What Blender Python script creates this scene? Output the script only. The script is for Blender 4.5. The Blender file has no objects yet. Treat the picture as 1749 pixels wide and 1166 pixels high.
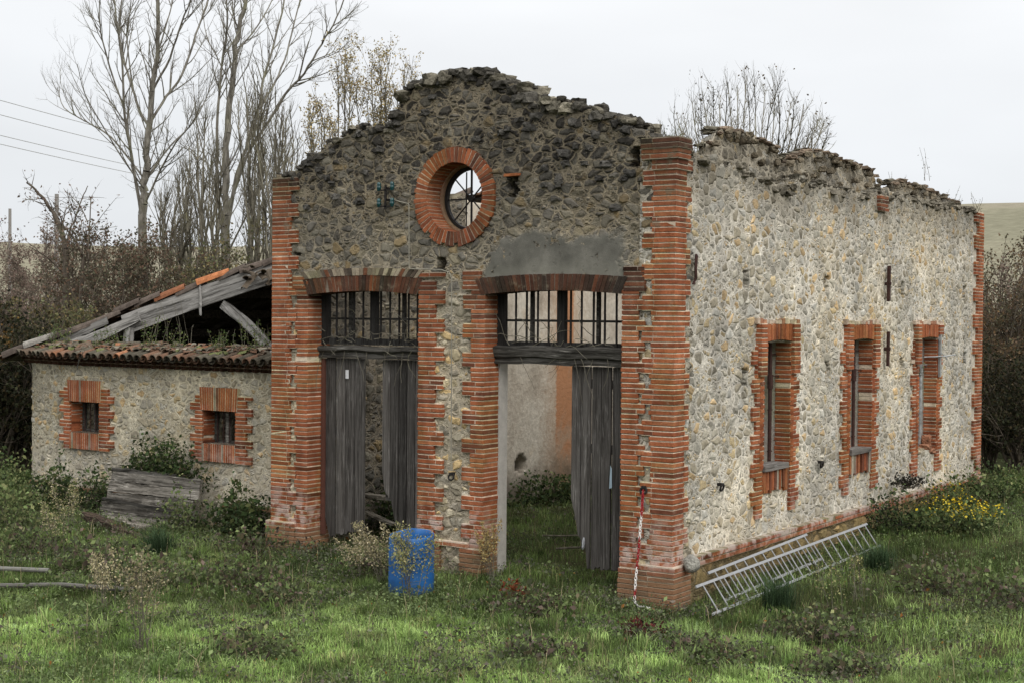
import bpy, math, random
import numpy as np
from mathutils import Vector, noise as mnoise

SC = bpy.context.scene
COL = SC.collection
RAD = math.radians
rng = np.random.default_rng(11)
random.seed(5)

# ------------------------------------------------------------------ tagging
def tag(o, label=None, cat=None, group=None, kind=None):
    if label: o['label'] = label
    if cat: o['category'] = cat
    if group: o['group'] = group
    if kind: o['kind'] = kind
    return o

def empty(name, loc, label, cat, group=None):
    o = bpy.data.objects.new(name, None)
    o.empty_display_size = .2
    o.location = loc
    COL.objects.link(o)
    return tag(o, label, cat, group)

def origin(root):
    """world position of a thing's or part's origin"""
    p = Vector((0, 0, 0))
    while root is not None:
        p += root.location
        root = root.parent
    return p

def link(name, me, mats, parent=None, base=None, smooth=False):
    for m in (mats if isinstance(mats, (list, tuple)) else [mats]):
        me.materials.append(m)
    if smooth:
        me.polygons.foreach_set('use_smooth', np.ones(len(me.polygons), bool))
    o = bpy.data.objects.new(name, me)
    off = None
    if parent is not None:
        o.parent = parent
        off = origin(parent)
    elif base is not None:
        o.location = base
        off = Vector(base)
    if off is not None and off.length > 0:
        n = len(me.vertices)
        co = np.empty(n * 3, np.float32)
        me.vertices.foreach_get('co', co)
        co = co.reshape(-1, 3) - np.array(off, np.float32)
        me.vertices.foreach_set('co', co.ravel())
    COL.objects.link(o)
    return o

def np_mesh(name, V, F, cols=None, matidx=None):
    """V (n,3); F list of int arrays (k, m) of polygons with m corners"""
    me = bpy.data.meshes.new(name)
    V = np.asarray(V, np.float32)
    F = [np.asarray(f, np.int32) for f in F if len(f)]
    nl = sum(f.size for f in F)
    npoly = sum(len(f) for f in F)
    me.vertices.add(len(V))
    me.vertices.foreach_set('co', V.ravel())
    me.loops.add(nl)
    me.loops.foreach_set('vertex_index', np.concatenate([f.ravel() for f in F]))
    me.polygons.add(npoly)
    starts, s = [], 0
    for f in F:
        starts.append(s + np.arange(len(f), dtype=np.int32) * f.shape[1])
        s += f.size
    me.polygons.foreach_set('loop_start', np.concatenate(starts))
    if matidx is not None:
        me.polygons.foreach_set('material_index', np.asarray(matidx, np.int32))
    if cols is not None:
        c = np.ones((len(V), 4), np.float32)
        c[:, :3] = cols
        a = me.attributes.new('Col', 'FLOAT_COLOR', 'POINT')
        a.data.foreach_set('color', c.ravel())
    me.update(calc_edges=True)
    me.validate()
    return me

# ------------------------------------------------------------------ noise
def vnoise(x, y, seed=0):
    x = np.asarray(x, float); y = np.asarray(y, float)
    xi = np.floor(x).astype(np.int64); yi = np.floor(y).astype(np.int64)
    fx = x - xi; fy = y - yi
    fx = fx * fx * (3 - 2 * fx); fy = fy * fy * (3 - 2 * fy)
    def h(a, b):
        n = (a * 374761393 + b * 668265263 + seed * 1274126177) & 0x7fffffff
        n = ((n ^ (n >> 13)) * 1274126177) & 0x7fffffff
        n = (n ^ (n >> 16)) & 0xffff
        return n / 65535.0
    return (h(xi, yi) * (1 - fx) + h(xi + 1, yi) * fx) * (1 - fy) + (h(xi, yi + 1) * (1 - fx) + h(xi + 1, yi + 1) * fx) * fy

def fbm(x, y, seed=0, oct=3):
    a, s, t = .5, 0, 0
    for i in range(oct):
        s = s + a * vnoise(x * 2 ** i, y * 2 ** i, seed + i * 7); t += a; a *= .5
    return s / t

def sstep(a, b, x):
    t = np.clip((np.asarray(x, float) - a) / (b - a), 0, 1)
    return t * t * (3 - 2 * t)

# ------------------------------------------------------------------ mesh builder
class MB:
    def __init__(s):
        s.v, s.f, s.c = [], [], []
    def add(s, verts, faces, col=(1, 1, 1)):
        b = len(s.v)
        s.v += [tuple(p) for p in verts]
        s.f += [tuple(i + b for i in f) for f in faces]
        if isinstance(col, list): s.c += col
        else: s.c += [col] * len(verts)
    BF = [(0, 3, 2, 1), (4, 5, 6, 7), (0, 1, 5, 4), (1, 2, 6, 5), (2, 3, 7, 6), (3, 0, 4, 7)]
    def box(s, lo, hi, col=(1, 1, 1), j=0):
        x0, y0, z0 = lo; x1, y1, z1 = hi
        p = [(x0, y0, z0), (x1, y0, z0), (x1, y1, z0), (x0, y1, z0), (x0, y0, z1), (x1, y0, z1), (x1, y1, z1), (x0, y1, z1)]
        if j: p = [tuple(c + random.uniform(-j, j) for c in q) for q in p]
        s.add(p, s.BF, col)
    def obox(s, c, ax, ay, az, col=(1, 1, 1), j=0):
        """oriented box: centre and three half-axis vectors"""
        c = Vector(c); ax = Vector(ax); ay = Vector(ay); az = Vector(az)
        p = [c + a * ax + b * ay + d * az for d in (-1, 1) for a, b in ((-1, -1), (1, -1), (1, 1), (-1, 1))]
        if j: p = [q + Vector([random.uniform(-j, j) for _ in range(3)]) for q in p]
        s.add(p, s.BF, col)
    def beam(s, p0, p1, w, h, col=(1, 1, 1), up=(0, 0, 1), j=0, n=1, sag=0):
        p0 = Vector(p0); p1 = Vector(p1)
        d = (p1 - p0).normalized(); side = d.cross(Vector(up)).normalized(); u = side.cross(d)
        V, F = [], []
        for i in range(n + 1):
            c = p0.lerp(p1, i / n) + u * sag * math.sin(math.pi * i / n)
            for a, b in ((-1, -1), (1, -1), (1, 1), (-1, 1)):
                q = c + side * a * w / 2 + u * b * h / 2
                if j: q = q + Vector([random.uniform(-j, j) for _ in range(3)])
                V.append(q)
        for i in range(n):
            for k in range(4):
                a = i * 4 + k; b = i * 4 + (k + 1) % 4
                F.append((a, b, b + 4, a + 4))
        F.append((3, 2, 1, 0)); F.append(tuple(n * 4 + k for k in range(4)))
        s.add(V, F, col)
    def tube(s, pts, r, n=8, col=(1, 1, 1), cap=True):
        pts = [Vector(p) for p in pts]
        rs = r if isinstance(r, (list, tuple)) else [r] * len(pts)
        V, F = [], []
        ref = Vector((0, 0, 1))
        for i, p in enumerate(pts):
            d = (pts[min(i + 1, len(pts) - 1)] - pts[max(i - 1, 0)]).normalized()
            rr = ref if abs(d.dot(ref)) < .95 else Vector((1, 0, 0))
            a = d.cross(rr).normalized(); b = d.cross(a)
            for k in range(n):
                t = 2 * math.pi * k / n
                V.append(p + (a * math.cos(t) + b * math.sin(t)) * rs[i])
        for i in range(len(pts) - 1):
            for k in range(n):
                a0 = i * n + k; b0 = i * n + (k + 1) % n
                F.append((a0, b0, b0 + n, a0 + n))
        if cap:
            F.append(tuple(range(n - 1, -1, -1))); F.append(tuple((len(pts) - 1) * n + k for k in range(n)))
        s.add(V, F, col)
    def blob(s, c, size, col=(1, 1, 1), rough=.28, sub=0, cl=.8):
        V, F = ICO[sub]
        sd = Vector((random.random() * 50, random.random() * 50, random.random() * 50))
        rot = random.random() * 6.28
        cr, sr = math.cos(rot), math.sin(rot)
        out = []
        for q in V:
            q = Vector(q)
            k = 1 + rough * 2 * mnoise.noise(q * 1.3 + sd) + rough * .8 * mnoise.noise(q * 3.1 + sd)
            q = Vector((max(-cl, min(cl, q.x)), max(-cl, min(cl, q.y)), max(-cl * .9, min(cl * .9, q.z)))) * k
            x, y, z = q.x * size[0], q.y * size[1], q.z * size[2]
            out.append((c[0] + x * cr - y * sr * 1, c[1] + x * sr + y * cr, c[2] + z))
        s.add(out, F, col)
    def disc_ring(s, *a): pass
    def build(s, name, mats, parent=None, base=None, smooth=False):
        me = bpy.data.meshes.new(name)
        me.from_pydata(s.v, [], s.f)
        c = np.ones((len(s.v), 4), np.float32)
        if len(s.c): c[:, :3] = np.array(s.c, np.float32)
        a = me.attributes.new('Col', 'FLOAT_COLOR', 'POINT')
        a.data.foreach_set('color', c.ravel())
        me.update()
        return link(name, me, mats, parent, base, smooth)

def _ico():
    import bmesh
    out = []
    for sub in (2, 3):
        bm = bmesh.new(); bmesh.ops.create_icosphere(bm, subdivisions=sub, radius=1)
        bm.verts.ensure_lookup_table()
        out.append(([tuple(v.co) for v in bm.verts], [tuple(v.index for v in f.verts) for f in bm.faces]))
        bm.free()
    return out
ICO = _ico()

# ------------------------------------------------------------------ materials
class NT:
    def __init__(s, name, disp=False):
        s.m = bpy.data.materials.new(name); s.m.use_nodes = True
        s.t = s.m.node_tree; s.t.nodes.clear()
        s.out = s.t.nodes.new('ShaderNodeOutputMaterial')
        if disp: s.m.displacement_method = 'BOTH'
    def n(s, ty, ins=None, **kw):
        nd = s.t.nodes.new(ty)
        for k, v in kw.items(): setattr(nd, k, v)
        for k, v in (ins or {}).items():
            sk = nd.inputs[k]
            if isinstance(v, bpy.types.NodeSocket): s.t.links.new(v, sk)
            else: sk.default_value = v
        return nd
    def obj(s): return s.n('ShaderNodeTexCoord').outputs['Object']
    def math(s, op, a, b=0., c=None, clamp=False):
        ins = {0: a, 1: b}
        if c is not None: ins[2] = c
        return s.n('ShaderNodeMath', ins, operation=op, use_clamp=clamp).outputs[0]
    def vmul(s, v, k): return s.n('ShaderNodeVectorMath', {0: v, 1: k}, operation='MULTIPLY').outputs[0]
    def vadd(s, v, k): return s.n('ShaderNodeVectorMath', {0: v, 1: k}, operation='ADD').outputs[0]
    def noise(s, v, scale, detail=3, rough=.55, col=False):
        nd = s.n('ShaderNodeTexNoise', {'Vector': v, 'Scale': scale, 'Detail': detail, 'Roughness': rough})
        return nd.outputs['Color' if col else 'Fac']
    def vor(s, v, scale, feature='F1'):
        return s.n('ShaderNodeTexVoronoi', {'Vector': v, 'Scale': scale}, feature=feature)
    def map(s, v, a, b, c=0., d=1., smooth=True):
        nd = s.n('ShaderNodeMapRange', {'Value': v, 'From Min': a, 'From Max': b, 'To Min': c, 'To Max': d})
        nd.interpolation_type = 'SMOOTHSTEP' if smooth else 'LINEAR'
        return nd.outputs[0]
    def mix(s, f, a, b, mode='MIX'):
        nd = s.t.nodes.new('ShaderNodeMix'); nd.data_type = 'RGBA'; nd.blend_type = mode
        for i, v in ((0, f), (6, a), (7, b)):
            if isinstance(v, bpy.types.NodeSocket): s.t.links.new(v, nd.inputs[i])
            else: nd.inputs[i].default_value = v if i == 0 else (*v[:3], 1)
        return nd.outputs[2]
    def mixf(s, f, a, b):
        nd = s.n('ShaderNodeMix', {0: f, 2: a, 3: b}); return nd.outputs[0]
    def ramp(s, f, stops, const=False):
        nd = s.n('ShaderNodeValToRGB', {'Fac': f}); cr = nd.color_ramp
        if const: cr.interpolation = 'CONSTANT'
        while len(cr.elements) < len(stops): cr.elements.new(.5)
        for e, (p, c) in zip(cr.elements, stops): e.position = p; e.color = (*c, 1)
        return nd.outputs[0]
    def attr(s): return s.n('ShaderNodeAttribute', attribute_name='Col').outputs['Color']
    def sep(s, v): return s.n('ShaderNodeSeparateXYZ', {0: v}).outputs
    def fin(s, col, rough=.9, bump=None, bstr=.5, bdist=.02, disp=None, dscale=.05, mid=.5, spec=.2, metal=0., transl=0.):
        ins = {'Base Color': col if isinstance(col, bpy.types.NodeSocket) else (*col, 1), 'Roughness': rough, 'Specular IOR Level': spec, 'Metallic': metal}
        if bump is not None:
            ins['Normal'] = s.n('ShaderNodeBump', {'Height': bump, 'Strength': bstr, 'Distance': bdist}).outputs[0]
        b = s.n('ShaderNodeBsdfPrincipled', ins).outputs[0]
        if transl:
            tcol = ins['Base Color']
            t = s.n('ShaderNodeBsdfTranslucent', {'Color': tcol}).outputs[0]
            b = s.n('ShaderNodeMixShader', {0: transl, 1: b, 2: t}).outputs[0]
        s.t.links.new(b, s.out.inputs['Surface'])
        if disp is not None:
            d = s.n('ShaderNodeDisplacement', {'Height': disp, 'Scale': dscale, 'Midlevel': mid}).outputs[0]
            s.t.links.new(d, s.out.inputs['Displacement'])
        return s.m

def rubble(name, palette, mortar, mw=(.02, .10), scale=4.2, dark=None, dark_stone=(.028, .026, .024), mortar_dark=(.10, .085, .06), smear=.35, white_base=0., patch=False, contrast=1., small_t=.66, relief=.045, warp2=.055, low=0.):
    s = NT(name, True)
    P = s.obj()
    w = s.vmul(s.vadd(s.noise(P, 2.8, 2, .5, True), (-.5, -.5, -.5)), (.17, .17, .13))
    w2 = s.vmul(s.vadd(s.noise(P, 11, 2, .6, True), (-.5, -.5, -.5)), (warp2, warp2, warp2 * .8))
    Q = s.vmul(s.vadd(s.vadd(P, w), w2), (1, 1, 1.42))
    va = s.vor(Q, scale); ea = s.vor(Q, scale, 'DISTANCE_TO_EDGE').outputs['Distance']
    vb = s.vor(Q, scale * 2.05); eb = s.vor(Q, scale * 2.05, 'DISTANCE_TO_EDGE').outputs['Distance']
    ca = s.n('ShaderNodeSeparateColor', {0: va.outputs['Color']}).outputs
    cb = s.n('ShaderNodeSeparateColor', {0: vb.outputs['Color']}).outputs
    small = s.math('GREATER_THAN', ca[1], small_t)
    ebs = s.math('MINIMUM', s.math('MULTIPLY', eb, .7), s.math('ADD', ea, .02))
    e = s.mixf(small, ea, ebs)
    r1 = s.mixf(small, ca[0], cb[0]); r2 = s.mixf(small, ca[2], cb[2])
    n1 = s.noise(P, 8, 5, .62); n2 = s.noise(P, 36, 4, .68); n3 = s.noise(P, 1.1, 3, .6); nf = s.noise(P, 110, 3, .65)
    # mortar smeared over the stones by a low-frequency mask
    ej = s.math('ADD', e, s.math('MULTIPLY', s.math('SUBTRACT', n1, .5), .17))
    ej = s.math('SUBTRACT', ej, s.math('MULTIPLY', s.map(n3, .40, .68), smear * .12))
    ej = s.math('ADD', ej, s.math('MULTIPLY', s.math('SUBTRACT', n2, .5), .07))
    m = s.map(ej, mw[0], mw[1])
    stone = s.ramp(r1, palette, True)
    k = contrast
    stone = s.mix(1., stone, s.ramp(r2, [(0, (1 - .34 * k,) * 3), (1, (1 + .22 * k,) * 3)]), 'MULTIPLY')
    stone = s.mix(1., stone, s.ramp(n1, [(.25, (.58, .57, .55)), (.75, (1.35, 1.33, 1.3))]), 'MULTIPLY')
    stone = s.mix(1., stone, s.ramp(n2, [(.22, (.64, .64, .64)), (.78, (1.28, 1.28, 1.28))]), 'MULTIPLY')
    stone = s.mix(1., stone, s.ramp(nf, [(.25, (.72, .72, .72)), (.75, (1.25, 1.25, 1.25))]), 'MULTIPLY')
    mort = s.mix(s.map(n1, .3, .7), [c * .66 for c in mortar], [min(1, c * 1.25) for c in mortar])
    mort = s.mix(1., mort, s.ramp(n2, [(.25, (.70, .69, .67)), (.7, (1.18, 1.18, 1.18))]), 'MULTIPLY')
    mort = s.mix(1., mort, s.ramp(nf, [(.25, (.6, .6, .6)), (.75, (1.3, 1.3, 1.3))]), 'MULTIPLY')
    x_, y_, z = s.sep(P)
    if dark:
        z0, z1, kd = dark
        zz = s.math('ADD', z, s.math('MULTIPLY', s.math('SUBTRACT', n3, .5), 2.4))
        d = s.math('MULTIPLY', s.map(zz, z0, z1), kd)
        dm = s.math('MULTIPLY', d, s.map(s.math('ADD', n1, s.math('MULTIPLY', r2, .45)), .42, .88))
        stone = s.mix(dm, stone, dark_stone)
        mort = s.mix(s.math('MULTIPLY', d, .8), mort, mortar_dark)
        sp = s.math('MULTIPLY', s.map(n2, .53, .62), s.math('MULTIPLY', d, .7))
        stone = s.mix(sp, stone, (.03, .028, .025)); mort = s.mix(s.math('MULTIPLY', sp, .5), mort, (.06, .052, .04))
        pale = s.math('MULTIPLY', s.map(n2, .42, .30), s.math('MULTIPLY', d, .35))
        stone = s.mix(pale, stone, (.30, .29, .26))
    if low:       # cleaner, paler masonry near the ground
        lw = s.math('MULTIPLY', s.map(s.math('ADD', z, n3), 4.6, 3.6), low)
        mort = s.mix(lw, mort, s.mix(1., mort, (1.28, 1.26, 1.25), 'MULTIPLY')); stone = s.mix(lw, stone, s.mix(1., stone, (1.65, 1.6, 1.5), 'MULTIPLY'))
    col = s.mix(m, mort, stone)
    # crevice shade painted at the rim of the stones
    rim = s.math('MULTIPLY', s.map(ej, mw[0] - .02, mw[0] + .012), s.map(ej, mw[1] * .85, mw[0] + .012))
    col = s.mix(s.math('MULTIPLY', rim, s.map(n1, .38, .62, .08, .72)), col, (.06, .05, .036))
    pit = s.math('MULTIPLY', s.map(n2, .60, .70), s.map(s.noise(P, 17, 3), .5, .62))
    col = s.mix(s.math('MULTIPLY', pit, .65), col, (.055, .047, .035))  # shadowy crevices painted as dark pits
    st = s.noise(s.vmul(P, (1.2, 1.2, .75)), 1.5, 4, .6)
    col = s.mix(1., col, s.ramp(st, [(.3, (.80, .79, .77)), (.7, (1.12, 1.11, 1.09))]), 'MULTIPLY')
    if white_base:
        col = s.mix(s.math('MULTIPLY', s.map(s.math('ADD', z, n3), 1.9, .8), s.math('MULTIPLY', s.map(n1, .3, .6), white_base)), col, (.52, .48, .42))
    big = s.noise(P, .45, 3, .6)
    col = s.mix(1., col, s.ramp(big, [(.34, (.76, .76, .77)), (.5, (1., 1., 1.)), (.66, (1.14, 1.10, 1.03))]), 'MULTIPLY')
    gb = s.math('MULTIPLY', s.map(s.math('ADD', z, s.math('MULTIPLY', n1, .5)), .75, .15), .55)
    col = s.mix(gb, col, (.10, .085, .045))
    h = s.math('ADD', s.math('MULTIPLY', s.map(ej, mw[0] - .01, mw[1] + .14), s.math('ADD', .5, s.math('MULTIPLY', r2, .55))), s.math('MULTIPLY', n2, .25))
    h = s.math('ADD', h, s.math('MULTIPLY', nf, .12))
    h = s.math('SUBTRACT', h, s.math('ADD', s.math('MULTIPLY', rim, .25), s.math('MULTIPLY', pit, .3)))
    if patch:     # grey cement render surviving above the right doorway
        jx = s.math('ADD', x_, s.math('MULTIPLY', s.math('SUBTRACT', s.noise(P, 4, 4), .5), .5)); jz = s.math('ADD', z, s.math('MULTIPLY', s.math('SUBTRACT', s.noise(s.vadd(P, (7, 3, 1)), 3.4, 5, .65), .5), .62))
        a = s.math('MULTIPLY', s.map(jx, -2.97, -2.85), s.map(jx, -.62, -.78))
        slope = s.math('MINIMUM', s.math('ADD', 4.14, s.math('MULTIPLY', s.math('ADD', jx, 2.98), 1.45)), 4.70)
        a = s.math('MULTIPLY', a, s.map(s.math('SUBTRACT', slope, jz), -.09, .08))
        a = s.math('MULTIPLY', a, s.map(z, 4.05, 4.1)); a = s.math('MULTIPLY', a, s.map(s.noise(s.vadd(P, (2, 9, 4)), 6, 5, .7), .33, .40))
        pc = s.ramp(s.noise(P, 2.0, 5, .65), [(.3, (.07, .068, .058)), (.52, (.13, .125, .108)), (.75, (.22, .21, .18))])
        pc = s.mix(1., pc, s.ramp(nf, [(.3, (.72, .72, .72)), (.7, (1.25, 1.25, 1.25))]), 'MULTIPLY')
        pc = s.mix(s.map(z, 4.42, 4.12, 0., .45), pc, (.21, .205, .17))
        pc = s.mix(s.math('MULTIPLY', s.map(n1, .62, .7), .5), pc, (.045, .04, .035))
        col = s.mix(a, col, pc)
        h = s.mixf(a, h, s.math('ADD', .95, s.math('ADD', s.math('MULTIPLY', n1, .22), s.math('MULTIPLY', nf, .12))))
    return s.fin(col, .95, disp=h, dscale=relief, mid=.62, spec=.08)

def brick_mat():
    s = NT('old_brick'); P = s.obj(); c = s.attr()
    n1 = s.noise(P, 7, 4, .6); n2 = s.noise(P, 45, 3, .65); n3 = s.noise(P, 1.3, 3)
    c = s.mix(1., c, s.ramp(n2, [(.2, (.7, .68, .66)), (.8, (1.25, 1.25, 1.25))]), 'MULTIPLY')
    c = s.mix(1., c, s.ramp(n1, [(.25, (.74, .70, .68)), (.75, (1.18, 1.18, 1.18))]), 'MULTIPLY')
    c = s.mix(1., c, s.ramp(s.noise(s.vmul(P, (1, 1, .45)), 2.4, 4, .65), [(.3, (.62, .58, .55)), (.65, (1.08, 1.08, 1.08))]), 'MULTIPLY')
    c = s.mix(s.math('MULTIPLY', s.map(n3, .48, .62), .75), c, (.84, .93, .74), 'MULTIPLY')
    c = s.mix(s.math('MULTIPLY', s.map(n1, .62, .70), .18), c, (.40, .33, .25))
    z = s.sep(P)[2]
    ef = s.math('MULTIPLY', s.math('MULTIPLY', s.map(s.math('ADD', z, s.math('MULTIPLY', n3, .8)), 1.55, .95), s.map(s.math('ADD', z, s.math('MULTIPLY', n3, .15)), .48, .68)), s.map(n1, .42, .6))
    c = s.mix(s.math('MULTIPLY', ef, .75), c, (.50, .42, .38))
    gr = s.math('MULTIPLY', s.map(s.math('ADD', z, s.math('MULTIPLY', n1, .25)), .66, .45), .62)
    c = s.mix(gr, c, (.19, .14, .085))
    li = s.math('MULTIPLY', s.map(n1, .56, .68), s.map(z, 2.5, 6.5, .15, .75))
    c = s.mix(li, c, (.10, .085, .055))
    h = s.math('ADD', n1, s.math('MULTIPLY', n2, .6))
    return s.fin(c, .92, h, .7, .02, spec=.1)

def col_mat(name, rough=.9, n1s=8, n2s=50, var=.35, bump=.5, spec=.15, dist=.01, metal=0., transl=0.):
    s = NT(name); P = s.obj(); c = s.attr()
    n1 = s.noise(P, n1s, 4, .6); n2 = s.noise(P, n2s, 3, .6)
    c = s.mix(1., c, s.ramp(n1, [(.25, (1 - var,) * 3), (.75, (1 + var,) * 3)]), 'MULTIPLY')
    c = s.mix(1., c, s.ramp(n2, [(.25, (1 - var,) * 3), (.75, (1 + var,) * 3)]), 'MULTIPLY')
    return s.fin(c, rough, s.math('ADD', n1, n2) if bump else None, bump or .1, dist, spec=spec, metal=metal, transl=transl)

def wood_mat(name, axis, base=(.085, .08, .075), dark=(.02, .018, .017), light=(.30, .29, .28), stretch=22.):
    s = NT(name); P = s.obj(); a = s.attr()
    k = [stretch] * 3; k[axis] = 1.1
    Q = s.vmul(P, tuple(k))
    g1 = s.noise(Q, 1.0, 5, .65); g2 = s.noise(Q, 3.2, 4, .7); n = s.noise(P, 2.2, 3)
    c = s.mix(s.map(g1, .35, .6), dark, base)
    c = s.mix(s.math('MULTIPLY', s.map(g2, .52, .68), s.map(n, .35, .65)), c, light)
    c = s.mix(1., c, a, 'MULTIPLY')
    return s.fin(c, .9, s.math('ADD', g1, g2), .8, .012, spec=.15)

def plaster_mat():
    s = NT('old_plaster'); P = s.obj()
    n = s.noise(P, 1.2, 5, .62); n2 = s.noise(P, 14, 4, .6); n3 = s.noise(s.vmul(P, (1, 1, .5)), .8, 3)
    c = s.ramp(n, [(.25, (.24, .205, .16)), (.45, (.42, .375, .31)), (.6, (.50, .46, .39)), (.8, (.46, .36, .25))])
    c = s.mix(1., c, s.ramp(n2, [(.25, (.75, .75, .75)), (.75, (1.15, 1.15, 1.15))]), 'MULTIPLY')
    y = s.sep(P)[1]; z = s.sep(P)[2]
    dist = s.math('ABSOLUTE', s.math('SUBTRACT', y, 7.45))
    o = s.math('MULTIPLY', s.map(s.math('ADD', dist, s.math('MULTIPLY', n2, .9)), 1.5, .45), .5)
    c = s.mix(o, c, (.38, .22, .12))
    o2 = s.math('MULTIPLY', s.map(s.math('ADD', dist, s.math('MULTIPLY', s.math('SUBTRACT', n2, .5), .12)), .34, .27), s.map(s.math('ADD', n, s.math('MULTIPLY', z, .09)), .42, .62))
    c = s.mix(s.math('MULTIPLY', o2, .85), c, (.37, .17, .08))
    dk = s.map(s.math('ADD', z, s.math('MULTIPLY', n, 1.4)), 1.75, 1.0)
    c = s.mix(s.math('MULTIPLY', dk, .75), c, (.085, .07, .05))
    return s.fin(c, .95, s.math('ADD', n2, n), .6, .03, spec=.05)

def render_mat():
    s = NT('cement_render'); P = s.obj()
    n = s.noise(P, 2.2, 4, .6); n2 = s.noise(P, 60, 3, .7); n3 = s.noise(P, 9, 4)
    c = s.ramp(n, [(.3, (.055, .055, .05)), (.55, (.115, .112, .10)), (.75, (.17, .165, .145))])
    c = s.mix(1., c, s.ramp(n2, [(.3, (.7, .7, .7)), (.7, (1.3, 1.3, 1.3))]), 'MULTIPLY')
    return s.fin(c, .95, s.math('ADD', n2, n3), .5, .012, spec=.05)

def bark_mat(name, a=(.16, .15, .12), b=(.07, .065, .05), moss=(.13, .13, .06)):
    s = NT(name); P = s.obj()
    n = s.noise(s.vmul(P, (6, 6, 1.5)), 1.5, 4); n2 = s.noise(P, 1.5, 3)
    c = s.mix(s.map(n, .35, .65), b, a); c = s.mix(s.math('MULTIPLY', s.map(n2, .5, .7), .6), c, moss)
    return s.fin(c, .95, n, .5, .02, spec=.05)

def leaf_mat(name, transl=.25, rough=.7):
    s = NT(name); c = s.attr()
    g = s.n('ShaderNodeNewGeometry').outputs['Random Per Island']
    c = s.mix(1., c, s.ramp(g, [(0, (.55, .55, .55)), (1, (1.4, 1.4, 1.4))]), 'MULTIPLY')
    return s.fin(c, rough, spec=.12, transl=transl)

def ground_mat():
    s = NT('meadow_soil'); P = s.obj()
    n = s.noise(P, .8, 5, .6); n2 = s.noise(P, 12, 4, .65)
    c = s.ramp(n, [(.3, (.022, .024, .012)), (.5, (.04, .045, .02)), (.62, (.05, .04, .025)), (.8, (.055, .075, .025))])
    c = s.mix(1., c, s.ramp(n2, [(.25, (.6, .6, .6)), (.75, (1.4, 1.4, 1.4))]), 'MULTIPLY')
    # the far fields: pale stubble with faint drill rows
    x, y, z = s.sep(P)
    far = s.math('SQRT', s.math('ADD', s.math('MULTIPLY', x, x), s.math('MULTIPLY', y, y)))
    fn = s.noise(P, .03, 4); fm = s.noise(P, .6, 5, .7)
    row = s.n('ShaderNodeTexWave', {'Vector': s.vmul(P, (1, .35, 0)), 'Scale': .35, 'Distortion': 1.5, 'Detail': 2.}).outputs['Fac']
    field = s.ramp(fn, [(.35, (.185, .175, .125)), (.5, (.215, .20, .145)), (.65, (.235, .21, .16))])
    field = s.mix(1., field, s.ramp(fm, [(.3, (.72, .72, .72)), (.7, (1.2, 1.2, 1.2))]), 'MULTIPLY')
    field = s.mix(s.math('MULTIPLY', row, .28), field, (.15, .15, .10))
    c = s.mix(s.map(far, 24., 42.), c, field)
    return s.fin(c, 1., s.math('ADD', n, n2), .6, .05, spec=.02)

def simple(name, col, rough=.5, metal=0., var=.2, ns=12, bump=.2, spec=.4):
    s = NT(name); P = s.obj(); n = s.noise(P, ns, 4, .6)
    c = s.mix(s.map(n, .3, .7), [k * (1 - var) for k in col], [min(1, k * (1 + var)) for k in col])
    return s.fin(c, s.map(n, .3, .7, max(.05, rough - .1), min(1, rough + .12)), n, bump, .005, spec=spec, metal=metal)

OCH = [(0, (.30, .27, .205)), (.2, (.37, .345, .28)), (.36, (.27, .255, .215)), (.5, (.38, .31, .19)), (.62, (.33, .315, .265)), (.80, (.40, .30, .175)), (.86, (.36, .35, .31)), (.95, (.23, .21, .165))]
GRY = [(0, (.17, .16, .135)), (.2, (.24, .225, .185)), (.4, (.135, .13, .115)), (.55, (.26, .235, .175)), (.7, (.19, .18, .16)), (.85, (.28, .22, .13)), (.93, (.16, .15, .125))]
M = {}
M['front'] = rubble('rubble_front', [(p, tuple(k * 1.35 for k in c)) for p, c in GRY], (.46, .415, .33), (.035, .105), 6.0, dark=(3.5, 5.9, 1.), dark_stone=(.042, .039, .035), mortar_dark=(.205, .175, .125), smear=.30, patch=True, small_t=.70, relief=.036, low=1.)
M['side'] = rubble('rubble_side', [(p, tuple(k * g for k, g in zip(c, (1.28, 1.3, 1.36)))) for p, c in OCH], (.74, .70, .62), (.024, .095), 5.8, dark=(4.75, 6.0, .9), dark_stone=(.075, .068, .055), mortar_dark=(.19, .165, .12), smear=.6, white_base=.25, contrast=.7, relief=.020)
M['annex'] = rubble('rubble_annex', [(p, tuple(k * 1.25 for k in c)) for p, c in OCH], (.60, .55, .43), (.03, .105), 6.3, dark=(2.2, 4.6, .55), dark_stone=(.09, .085, .05), mortar_dark=(.17, .155, .10), smear=.6, white_base=.45, contrast=.6, relief=.022)
M['inner'] = rubble('rubble_inner', GRY, (.33, .29, .23), (.03, .11), 4.4, smear=.6)
M['plinth'] = rubble('rubble_plinth', [(0, (.26, .20, .10)), (.4, (.30, .22, .115)), (.7, (.22, .175, .10))], (.24, .19, .11), (.02, .08), 3.6)
M['brick'] = brick_mat()
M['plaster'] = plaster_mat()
M['render'] = render_mat()
M['woodv'] = wood_mat('weathered_plank', 2, base=(.085, .08, .074), dark=(.034, .031, .028), light=(.24, .232, .22), stretch=42.)
M['woodx'] = wood_mat('weathered_beam', 0, base=(.075, .07, .062), dark=(.02, .018, .015), light=(.22, .21, .19))
M['woodg'] = wood_mat('grey_timber', 0, base=(.25, .24, .225), dark=(.045, .042, .038), light=(.42, .41, .39), stretch=16)
M['woodb'] = wood_mat('split_beam', 0, base=(.27, .26, .245), dark=(.07, .066, .06), light=(.42, .41, .39), stretch=16)
M['woody'] = wood_mat('grey_timber_deep', 1, base=(.12, .11, .10), dark=(.05, .045, .04), light=(.2, .19, .18))
M['iron'] = simple('rusty_iron', (.045, .022, .018), .75, 0., .4, 30, .4, .2)
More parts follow.
